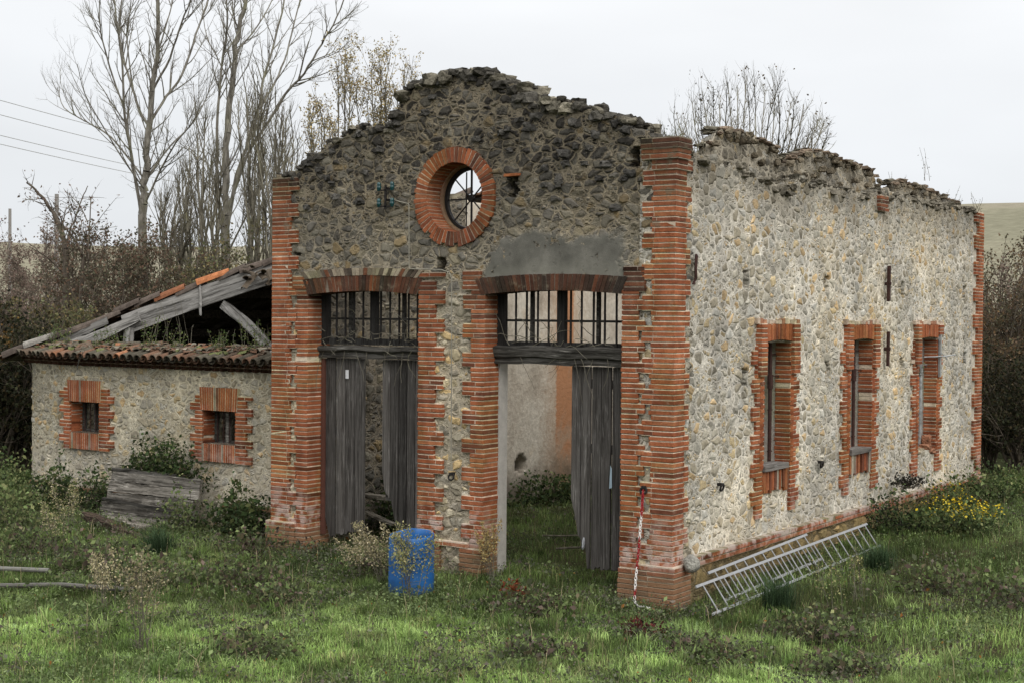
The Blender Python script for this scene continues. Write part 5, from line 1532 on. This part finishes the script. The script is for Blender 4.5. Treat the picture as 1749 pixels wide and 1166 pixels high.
for px, d, h, w, n, sd_, pal, cnt, lab in (
        (28, 52, 6.4, 2.6, 26, 51, RED, 1.5, 'reddish brown round bush at the left edge under the pole'), (60, 47, 6.2, 2.2, 16, 52, RED, .5, 'half bare reddish bush right of the left edge'),
        (215, 40, 6.8, 2.3, 24, 53, BRN, 1.3, 'dense dark brown thicket around the left poplar trunk'), (270, 37, 5.4, 2.3, 26, 54, BRN, 1.6, 'dense russet thicket right of the left poplar'),
        (330, 38, 5.4, 1.9, 20, 55, OLV, 1.2, 'olive brown thicket below the tile ridge'), (165, 38, 5.8, 1.8, 18, 56, BRN, 1.1, 'brown thicket left of the poplar trunk'),
        (400, 36, 5.0, 1.8, 16, 57, OLV, .7, 'thin grey green scrub below the right poplar'), (20, 36, 4.0, 1.8, 18, 58, OLV, .9, 'olive scrub at the left edge above the dark thicket'),
        (75, 33, 4.0, 1.6, 16, 59, OLV, .9, 'sparse scrub just left of the annex roof'), (450, 38, 5.8, 1.5, 14, 60, OLV, .6, 'thin scrub against the hall corner')):
    x, y = at(px, d); shrub('thicket', lab, 'bush', x, y, h, w, n, sd_, (pal, .075, cnt * 2.1, 'leaf'), G1)
# leaning hawthorn with bare arching limbs
x, y = at(118, 38); bh = np.array([x, y, gh(x, y)])
tree('hawthorn_tree', 'leaning nearly bare hawthorn with arching limbs at the left', 'tree', bh,
     [([bh] + [dp(a, b, 38) for a, b in ((112, 470), (113, 435), (105, 395), (85, 355), (65, 330), (45, 312))], .10, .02), limb([(113, 440), (118, 400), (128, 375), (140, 340), (150, 318)], 38, 1, .05, .015), limb([(105, 395), (112, 360), (118, 355)], 38, .5, .03, .01),
      ([bh, dp(140, 480, 38), dp(138, 430, 38), dp(120, 400, 38.5), dp(100, 380, 39)], .06, .015), limb([(112, 470), (80, 440), (55, 425)], 38, -1, .04, .012), limb([(150, 460), (152, 400), (155, 350), (153, 335)], 38, 1, .035, .012), limb([(150, 380), (135, 350), (110, 325)], 38, 1.5, .025, .01)],
     [dict(den=2.6, ang=(.5, 1.1), len=1.2, up=.0, wob=.14, r=.014, n=4), dict(den=4., ang=(.4, 1.1), len=.5, up=.0, wob=.16, r=.007, n=3)], 61, M['barkd'], (RED, .09, .35, 'leaf'))
# dark hedge mass low at the left, and the one behind the right corner
G2 = 'dark hedge bushes beside the annex'
DRK = [(.022, .026, .012), (.03, .032, .014), (.018, .02, .012), (.045, .035, .016)]
for px, d, h, w, n, sd_, pal, lab in ((35, 29.5, 3.1, 1.3, 24, 71, DRK, 'dark evergreen bush against the annex end'), (-10, 29, 3.3, 1.5, 22, 72, DRK, 'dark evergreen bush cut by the left edge'), (25, 31, 3.6, 1.2, 14, 73, [(.16, .085, .02), (.11, .065, .02), (.05, .045, .02)], 'bush with orange autumn leaves behind the dark hedge')):
    x, y = at(px, d); shrub('hedge_bush', lab, 'bush', x, y, h, w, n, sd_, (pal, .08, 3., 'leaf'), G2)
G3 = 'brown thickets behind the far corner'
BR2 = [(.11, .075, .05), (.09, .08, .045), (.13, .09, .055), (.075, .07, .04), (.14, .09, .045)]
for px, d, h, w, n, sd_, pal, cnt, lab in ((1725, 34, 4.6, 1.7, 26, 81, BR2, 1.4, 'dense brown thicket right behind the far brick corner'), (1700, 37, 5.4, 2.0, 22, 82, BR2, .8, 'tall twiggy thicket rising above the far corner'), (1765, 36, 5.0, 2.0, 22, 83, RED, .9, 'reddish thicket cut by the right edge'), (1680, 41, 5.6, 1.9, 18, 84, BR2, .6, 'bare grey thicket furthest behind the far corner'), (1745, 30.5, 2.6, 1.4, 22, 85, DRK, 1.8, 'low dark bush at the right edge'), (1690, 31.5, 2.6, 1.0, 16, 86, DRK, 1.8, 'low dark bush touching the far brick corner')):
    x, y = at(px, d); shrub('thicket', lab, 'bush', x, y, h, w, n, sd_, (pal, .07, cnt * 2., 'leaf'), G3)

# leafy low plants ------------------------------------------------
def mound(name, label, cat, c, rx, ry, h, n, pal, size, seed, group=None, flower=None, stems=30, key='leaf'):
    """dense low plant: leaves through a dome, thin stems inside"""
    rs = np.random.default_rng(seed)
    z0 = gh(c[0], c[1]) if len(c) < 3 else c[2]
    root = empty(name, (c[0], c[1], z0), label, cat, group)
    u = rs.normal(size=(n, 3)); u /= np.linalg.norm(u, axis=1, keepdims=True); u[:, 2] = np.abs(u[:, 2])
    rr = rs.random(n) ** .45
    k = .38 + 1.15 * fbm(u[:, 0] * 3.2 + 5, u[:, 1] * 3.2 + u[:, 2] * 2.6, seed)
    P = np.stack([c[0] + u[:, 0] * rx * rr * k, c[1] + u[:, 1] * ry * rr * k, z0 + u[:, 2] * h * rr * k + .03], 1)
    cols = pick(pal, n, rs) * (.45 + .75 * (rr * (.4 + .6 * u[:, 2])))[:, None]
    V, F, C = leaves_geo(P, .5, size * rs.choice([.5, .75, 1.05], n), cols, .62, rs)
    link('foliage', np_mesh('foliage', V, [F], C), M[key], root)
    segs = []
    for i in range(stems):
        q = P[rs.integers(0, n)]; b = np.array([c[0] + rs.normal() * rx * .2, c[1] + rs.normal() * ry * .2, z0 - .02])
        m = (q + b) / 2 + rs.normal(size=3) * .06
        segs += poly_segs([b, m, q + (q - m) * .12], .006, .003)
    V, F = tubes(segs, 3); link('stem', np_mesh('stem', V, [F]), M['barkd'], root)
    if flower:
        fn, fp, fs = flower
        sel = u[:, 2] * rr > .45
        Q = P[sel][rs.integers(0, sel.sum(), fn)] + np.array([0, 0, .05])
        Q[:, 2] += rs.random(fn) * .12
        V, F, C = leaves_geo(Q, 1.6, fs, pick(fp, fn, rs, .2), .9, rs)
        link('flower', np_mesh('flower', V, [F], C), M['leaf'], root)
    return root
IVY = [(.05, .08, .03), (.065, .095, .034), (.035, .055, .022), (.095, .11, .042)]
WEED = [(.11, .15, .055), (.15, .19, .075), (.08, .11, .045), (.19, .20, .09)]
BRAM = [(.085, .095, .05), (.11, .08, .065), (.065, .075, .042), (.13, .11, .065)]
mound('ivy', 'dark ivy heaped above the leaning plank screen', 'ivy', (-10.05, .68, .72), 1.15, .26, .80, 3400, IVY, .07, 201)
mound('ivy', 'ivy trailing down the left end of the plank screen', 'ivy', (-11.25, .45, .2), .5, .35, .85, 1100, IVY, .07, 202)
mound('bramble_bush', 'dark bramble bush filling the corner between annex and hall', 'bush', (-7.75, .35), .85, .5, .85, 2200, IVY, .08, 203)
mound('bramble_bush', 'small bramble growing at the right end of the plank screen', 'bush', (-8.7, -.05), .45, .35, .75, 700, WEED, .07, 204)
mound('shrub', 'dark leafy shrub at the left foot of the annex', 'bush', (-12.2, .3), .8, .5, .85, 1700, IVY, .08, 205)
mound('shrub', 'pale green shrub in front of the annex corner', 'bush', (-12.1, -.75), .75, .6, .95, 1700, WEED, .07, 206)
mound('shrub', 'grey green weed clump at the left edge of the lawn', 'bush', (-10.9, -1.7), .9, .7, .7, 1500, WEED, .07, 207)
mound('shrub', 'leafy undergrowth left of the annex end', 'bush', (-15.3, 1.0), 1.0, .8, .8, 1700, WEED + IVY, .09, 208)
mound('shrub', 'dark undergrowth visible through the left doorway', 'bush', (-5.85, 1.9), .45, .5, 1.35, 1700, IVY, .08, 209)
mound('shrub', 'low dark weeds along the plastered wall inside the right doorway', 'bush', (-5.6, 6.1), .6, 1.5, .55, 1600, IVY, .08, 210)
mound('ragwort', 'bush with many small yellow flowers near the far corner', 'flowering plant', (1.5, 7.0), .80, .75, .50, 2400, WEED + IVY, .065, 211, flower=(300, [(.58, .42, .02), (.5, .36, .02), (.62, .5, .06)], .04))
mound('ragwort', 'small yellow flowered plant close to the side wall', 'flowering plant', (.6, 9.2), .5, .7, .62, 1200, WEED + IVY, .065, 212, flower=(70, [(.58, .42, .02), (.5, .36, .02)], .04))
mound('dark_shrub', 'dark low bush past the end of the ladders', 'bush', (.45, 6.9), .6, .8, .62, 1900, IVY + [(.02, .022, .016)], .06, 213)
mound('elder_shrub', 'dark flat-topped umbel weed against the side wall', 'bush', (.35, 7.8, .82), .32, .4, .2, 500, [(.016, .016, .012), (.025, .022, .016)], .05, 214)
mound('dark_shrub', 'long dark weed bank at the foot of the far corner', 'bush', (.9, 11.2), .8, 1.5, .62, 2300, IVY + WEED, .07, 215)
mound('dark_shrub', 'dark brown weed bank at the right edge', 'bush', (3.2, 10.2), 1.0, 1.3, .5, 1700, IVY + BRAM, .07, 216)
mound('red_bramble', 'red leaved bramble in front of the corner pillar', 'bramble', (.55, -1.75), .32, .26, .20, 240, [(.11, .028, .024), (.08, .025, .022), (.055, .035, .028)], .06, 217, stems=8)
mound('red_bramble', 'orange red bramble sprig before the right doorway', 'bramble', (-1.75, -.85), .26, .2, .22, 130, [(.22, .065, .025), (.16, .04, .02), (.10, .05, .03)], .08, 218, stems=8)
mound('moss_clump', 'green moss clump on the far window pipe', 'moss', (-.2, 10.08, 2.62), .07, .09, .2, 160, WEED, .035, 219, stems=3)
for i, (x, y, rx, h, lab) in enumerate(((-5.75, -3.45, 1.0, .5, 'dark bramble patch behind the dry bush'), (-4.7, -2.6, .95, .42, 'brown bramble patch left of the blue barrel'), (-7.0, -3.1, .9, .5, 'brownish scrub over the dark pipe'), (-3.7, -3.1, .5, .24, 'low bramble in the grass before the barrel'), (-1.1, -1.4, .75, .3, 'low bramble before the right doorway'), (1.6, -2.2, .55, .24, 'bramble patch right of the red brambles'), (2.2, -.6, .7, .36, 'weed patch near the end of the ladders'), (-4.3, -.6, .6, .42, 'weeds at the foot of the left doorway'), (-6.4, -.7, .8, .45, 'weeds at the foot of the left pillar'), (-2.3, -5.0, .55, .22, 'purplish bramble in the foreground left of centre'), (.2, -3.3, .55, .22, 'dark bramble in the foreground right of centre'), (3.0, -1.9, .6, .24, 'leafy weeds in the right foreground'), (-9.0, -2.6, 1.0, .5, 'weed bank before the leaning plank screen'), (3.9, 1.5, .9, .4, 'weeds on the bank at the right edge'), (2.6, 2.3, .6, .4, 'tall rushes and weeds right of the ladders'))):
    mound('bramble_patch', lab, 'bramble', (x, y), rx, rx * .75, h, int(850 * rx), BRAM + WEED[:2] if i % 3 else WEED + BRAM, .075, 230 + i, 'bramble patches in the meadow', stems=20)

# dry plumed fleabane
def plume(label, x, y, h, n, seed, pal, lean=(0, 0), z=None, fat=.09, den=150):
    rs = np.random.default_rng(seed); z0 = gh(x, y) if z is None else z
    root = empty('dry_weed', (x, y, z0), label, 'dry weed', 'dry plumed weeds')
    segs, P = [], []
    for k in range(n):
        a = rs.uniform(0, 6.28); e = rs.uniform(.02, .32) * h; hh = h * rs.uniform(.65, 1.)
        b = np.array([x + rs.normal() * .05, y + rs.normal() * .05, z0]); t = b + np.array([math.cos(a) * e + lean[0], math.sin(a) * e + lean[1], hh])
        m = (b + t) / 2 + np.array([-lean[0] * .25, -lean[1] * .25, hh * .06]); pts = smooth_poly([b, m, t], 4)
        segs += poly_segs(pts, .006, .002)
        for j in range(den):
            f = .42 + .58 * rs.random(); i = min(int(f * (len(pts) - 1)), len(pts) - 2); g = f * (len(pts) - 1) - i
            q = pts[i] * (1 - g) + pts[i + 1] * g; P.append(q + rs.normal(size=3) * fat * h * (1.25 - f) * np.array([1, 1, .8]))
        for j in range(14):
            f = rs.random() * .9; i = min(int(f * (len(pts) - 1)), len(pts) - 2); q = pts[i]; v = rs.normal(size=3) * .07 * h; v[2] = abs(v[2]); segs.append((*q, *(q + v), .003, .0015))
    V, F = tubes(segs, 3); link('stem', np_mesh('stem', V, [F]), M['barkg'], root)
    P = np.array(P); V, F, C = leaves_geo(P, .2, .028, pick(pal, len(P), rs), .6, rs)
    link('plume', np_mesh('plume', V, [F], C), M['dry'], root)
CRM = [(.52, .46, .32), (.44, .38, .24), (.36, .31, .18), (.30, .28, .15)]
GRN = [(.30, .30, .13), (.24, .25, .11), (.38, .34, .17), (.18, .20, .08)]
plume('yellow green feathery weed standing in front of the blue barrel', -2.74, -1.76, .95, 9, 301, GRN + [(.40, .36, .2)], den=210, fat=.11)
plume('cream feathery weed arching left of the blue barrel', -3.6, -1.25, .85, 8, 302, CRM, (-.3, .0), den=170)
plume('low cream weed farther left of the blue barrel', -4.1, -1.1, .6, 4, 303, CRM, (-.2, .05), den=120)
plume('straw coloured plume at the right door jamb', -2.62, -.10, .85, 7, 304, [(.44, .34, .15), (.36, .27, .12)], fat=.05, den=130)
plume('large dry bush with pale seed heads in the left foreground', -3.35, -5.55, 1.15, 8, 305, [(.34, .30, .20), (.28, .24, .14), (.22, .20, .11)], (-.12, .1), den=120, fat=.10)
plume('dry weed with few seed heads behind the left foreground bush', -5.1, -4.6, .8, 6, 306, CRM, (-.1, 0), den=130)
plume('olive weed standing before the annex corner', -9.9, -1.3, .95, 6, 307, GRN + CRM, den=110)
plume('olive weed near the left edge pipes', -8.4, -2.7, .85, 5, 308, GRN + CRM, den=90)
plume('dry stalks rising beyond the ladders', 1.9, 1.6, .75, 4, 309, GRN, den=45)
plume('thin weed in the right foreground meadow', 2.0, .4, .8, 3, 310, GRN, den=45)

# weeds rooted on the ruined roof and wall heads
def roofweed(label, x, y, z, h, n, seed, pal, group, leafy=30, size=.035, spread=.12):
    rs = np.random.default_rng(seed); root = empty('wall_weed', (x, y, z), label, 'weed', group)
    segs, P = [], []
    for k in range(n):
        b = np.array([x + rs.normal() * spread, y + rs.normal() * spread * .6, z - .03]); v = np.array([rs.normal() * .2, rs.normal() * .2, 1.]); hh = h * rs.uniform(.5, 1.)
        pts = [b]; 
        for j in range(5): v = v + rs.normal(size=3) * .12; v /= np.linalg.norm(v); pts.append(pts[-1] + v * hh / 5)
        segs += poly_segs(pts, .005, .0025)
        for j in range(leafy): i = rs.integers(1, 5); P.append(pts[i] + rs.normal(size=3) * .03)
    V, F = tubes(segs, 3); link('stem', np_mesh('stem', V, [F]), M['barkg'], root)
    if P:
        P = np.array(P); V, F, C = leaves_geo(P, .3, size, pick(pal, len(P), rs), .4, rs); link('foliage', np_mesh('foliage', V, [F], C), M['leaf'], root)
GW = [(.10, .15, .05), (.14, .18, .06), (.08, .11, .04), (.17, .17, .07)]
for i, (x, h, n, lab) in enumerate(((-13.6, .6, 7, 'green weed tuft at the left end of the annex roof'), (-13.0, .55, 6, 'second green tuft along the annex eave'), (-12.0, .45, 5, 'weed beside the short roof post'), (-11.5, .5, 6, 'green stems right of the short roof post'), (-10.6, .75, 8, 'grassy weed in the middle of the annex roof'), (-9.9, .5, 6, 'weeds below the leaning strut'), (-8.9, .5, 8, 'leafy weed at the right end of the annex roof'), (-8.1, .65, 12, 'bright leafy shoots against the hall pillar'))):
    y = 1.0 + (.24 * (-12.72 - x) if x < -12.72 else 0); roofweed(lab, x, y, 3.02, h, n, 330 + i, GW, 'weeds on the annex roof', 26, .04)
for i, (x, y, z, h) in enumerate(((-10.6, 1.35, 3.05, .95), (-10.2, 1.3, 3.05, 1.0), (-9.95, 1.3, 3.05, .9))):
    roofweed(('leftmost tall dry stalk under the hip beam', 'middle tall dry stalk under the hip beam', 'rightmost tall dry stalk under the hip beam')[i], x, y, z, h, 2, 350 + i, GW, 'dry stalks under the hip beam', 0, .03, .03)
DW = [(.12, .10, .06), (.09, .085, .045), (.16, .13, .08)]
for i, (y, h, n, lab) in enumerate(((.9, .35, 6, 'dry weeds on the wall head next to the corner pillar'), (2.2, .3, 8, 'grass tuft on the tallest masonry remnant'), (3.4, .4, 7, 'dry stalks in the gap between two remnants'), (4.6, .35, 6, 'dry stalks on the left of the middle remnant'), (6.0, .3, 6, 'dry grass before the middle remnant'), (8.5, .55, 4, 'tall dry stalks in the gap before the far remnant'), (10.2, .65, 3, 'two thin stalks above the far remnant'), (11.6, .5, 3, 'thin stalks near the far end of the wall head'), (12.7, .45, 7, 'small dry shrub at the far end of the wall head'))):
    z = float(np.interp(y, rpx, rpz)) + (.45 if i in (1, 6) else .0); roofweed(lab, -.2, y, z, h, n, 360 + i, DW, 'dry weeds on the wall head', 8, .03, .16)
for i, (x, z, lab) in enumerate(((-6.3, 5.75, 'tiny weed on the left gable shoulder'), (-.1, 5.88, 'tiny weed on the corner pillar cap'))): roofweed(lab, x, .2, z, .12, 6, 380 + i, GW, None, 8, .03, .1)

# ------------------------------------------------------------------ grass
def footprint(x, y):
    k = (x > -6.78) & (x < .1) & (y > -.06) & (y < .55) & ~(((x > -6.05) & (x < -3.98)) | ((x > -2.85) & (x < -.72)))
    k |= (x > -14.1) & (x < -6.7) & (y > .85) & (y < 9.6)
    k |= (x > -.5) & (x < .12) & (y > 0) & (y < 13.1)
    k |= (x > -11.) & (x < -8.6) & (y > .1) & (y < .9)
    k |= np.hypot(x - bxy[0], y - bxy[1]) < .3
    k |= (x > -6.8) & (x < -6.2) & (y > 0) & (y < 13)
    return k
def blades(x, y, L, Wd, cols, rs, lean=.55):
    n = len(x); z = gz(x, y)
    a = rs.uniform(0, 6.283, n); la = rs.uniform(.1, 1., n) * lean
    dx, dy = np.cos(a), np.sin(a)
    b = np.stack([x, y, z - .01], 1); s_ = np.stack([-dy, dx, np.zeros(n)], 1) * Wd[:, None]
    mid = b + np.stack([dx * L * la * .35, dy * L * la * .35, L * .58], 1)
    tip = b + np.stack([dx * L * la * 1.1, dy * L * la * 1.1, L * (1 - .28 * la)], 1)
    V = np.stack([b - s_, b + s_, mid + s_ * .8, mid - s_ * .8, tip], 1).reshape(-1, 3)
    I = np.arange(n * 5).reshape(n, 5)
    C = np.stack([cols * .62, cols * .62, cols, cols, cols * 1.15], 1).reshape(-1, 3)  # shade painted into the blade roots, tips lightened
    return V, I[:, :4], I[:, [3, 2, 4]], C
def grass_zone(x0, x1, y0, y1, n, rs, Lr, tone):
    x = rs.uniform(x0, x1, n); y = rs.uniform(y0, y1, n)
    d = fbm(x * .9, y * .9, 40); keep = ~footprint(x, y) & (rs.random(n) < .35 + 1.1 * d)
    # nothing outside the camera's surroundings
    x, y = x[keep], y[keep]; n = len(x)
    q = fbm(x * .55, y * .55, 50); q2 = fbm(x * 2.2, y * 2.2, 60)
    A = np.array([(.22, .325, .09), (.32, .43, .15), (.13, .20, .06), (.38, .385, .17), (.26, .37, .17)])
    w_ = np.stack([np.clip(1.2 - np.abs(q - .5) * 4, 0, 1), sstep(.5, .68, q) * 1.3, sstep(.52, .32, q) * 1.3, sstep(.6, .75, q2) * .8, sstep(.4, .25, q2) * .7], 1) + .04
    w_ = w_ / w_.sum(1, keepdims=True); pr = (rs.random((n, 1)) > np.cumsum(w_, 1)).sum(1).clip(0, 4)
    c = A[pr] * rs.uniform(.7, 1.25, (n, 1)) * (tone(x, y) * (.52 + .68 * sstep(.34, .62, fbm(x * 1.7, y * 1.7, 33))))[:, None]
    L = rs.uniform(*Lr, n) * (.55 + .9 * q2) ; Wd = rs.uniform(.0018, .0038, n)
    # tufts of longer blades
    m = n // 900; ti = rs.integers(0, n, m); k = 55
    tx = np.repeat(x[ti], k) + rs.normal(size=m * k) * .05; ty = np.repeat(y[ti], k) + rs.normal(size=m * k) * .05
    ok = ~footprint(tx, ty); sz = np.repeat(rs.uniform(.6, 1.5, m), k); tc = np.repeat(A[rs.integers(0, 3, m)] * rs.uniform(.75, 1.3, (m, 1)), k, 0) * tone(tx, ty)[:, None] * rs.uniform(.8, 1.2, (m * k, 1))
    tl = rs.uniform(.09, .19, m * k) * sz; tc = tc * .8
    # dead stalks
    dn = n // 260; dx_ = rs.choice(n, dn); dcol = np.tile([(.34, .28, .17)], (dn, 1)) * rs.uniform(.5, 1.2, (dn, 1)); dl = rs.uniform(.15, .45, dn)
    return blades(np.concatenate([x, tx[ok], x[dx_]]), np.concatenate([y, ty[ok], y[dx_]]), np.concatenate([L, tl[ok], dl]), np.concatenate([Wd, rs.uniform(.003, .005, ok.sum()), np.full(dn, .0028)]), np.concatenate([c, tc[ok], dcol]), rs, .8)
rs = np.random.default_rng(77)
def tone(x, y):
    s = -.85 * y + .5 * x
    return .60 + .55 * sstep(.2, 2.2, s) + .25 * sstep(.0, 1., fbm(x * .5, y * .9, 12) * 2 - .6) * sstep(.5, 2.4, s)
parts = [grass_zone(-11, 5.5, -8.5, -1., 460000, rs, (.035, .10), tone), grass_zone(-14, 1, -1.5, .9, 60000, rs, (.05, .15), tone), grass_zone(0, 8, -2, 14, 120000, rs, (.05, .15), lambda x, y: .66 + .5 * sstep(1.2, 3.4, x - .15 * y)), grass_zone(-6.2, -.5, .4, 8, 45000, rs, (.05, .14), lambda x, y: np.full(len(x), .6)), grass_zone(-22, -13.5, -4, 8, 60000, rs, (.12, .3), lambda x, y: np.full(len(x), .62)), grass_zone(0, 10, 13, 24, 40000, rs, (.12, .3), lambda x, y: np.full(len(x), .5))]
Vs, Fa, Fb, Cs, o = [], [], [], [], 0
for V, fa, fb, C in parts: Vs.append(V); Fa.append(fa + o); Fb.append(fb + o); Cs.append(C); o += len(V)
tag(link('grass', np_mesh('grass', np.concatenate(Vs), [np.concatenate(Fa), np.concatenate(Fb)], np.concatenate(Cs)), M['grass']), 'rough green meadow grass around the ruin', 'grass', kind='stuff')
# broad leaved ground weeds, countless
n = 260000
x = np.concatenate([rs.uniform(-13, 6.5, n * 2 // 3), rs.uniform(-6, 9, n // 3)]); y = np.concatenate([rs.uniform(-9, 1.0, n * 2 // 3), rs.uniform(-2, 14, n // 3)])
k = ~footprint(x, y) & (fbm(x * 1.6, y * 1.6, 90) > .41) & (rs.random(len(x)) < .22 + 1.6 * sstep(.45, .72, fbm(x * 1.6, y * 1.6, 90)))
x, y = x[k], y[k]; q = fbm(x * .8, y * .8, 95)
pal = np.array([(.115, .155, .065), (.15, .19, .08), (.10, .11, .07), (.105, .09, .072), (.075, .09, .05)])
i_ = np.where(q > .52, rs.integers(0, 2, len(x)), rs.integers(1, 5, len(x)))
c = pal[i_] * rs.uniform(.7, 1.3, (len(x), 1)); od = rs.random(len(x)) < .006; c[od] = (.25, .11, .03)
P = np.stack([x, y, gz(x, y) + rs.uniform(.02, .17, len(x)) * (.45 + 1.1 * fbm(x * 2.6, y * 2.6, 97))], 1)
V, F, C = leaves_geo(P, .9, rs.choice([.02, .034, .055], len(x), p=[.5, .4, .1]), c, .65, rs)
tag(link('ground_weeds', np_mesh('ground_weeds', V, [F], C), M['leaf']), 'low broad leaved weeds scattered through the meadow', 'weeds', kind='stuff')
# rush tufts
for i, (x, y, lab) in enumerate(((1.15, .65, 'dark rush tuft at the near end of the ladders'), (1.35, 3.6, 'dark rush tuft right of the ladders'), (-7.6, -1.5, 'long grass tuft before the bramble corner'))):
    m = 420; xx = x + rs.normal(size=m) * .10; yy = y + rs.normal(size=m) * .10
    V, fa, fb, C = blades(xx, yy, rs.uniform(.25, .5, m), rs.uniform(.003, .005, m), np.tile([(.05, .085, .04)], (m, 1)) * rs.uniform(.6, 1.3, (m, 1)), rs, .9)
    tag(link('rush_tuft', np_mesh('rush_tuft', V, [fa, fb], C), M['grass'], base=(x, y, gh(x, y))), lab, 'grass tuft', 'rush tufts')
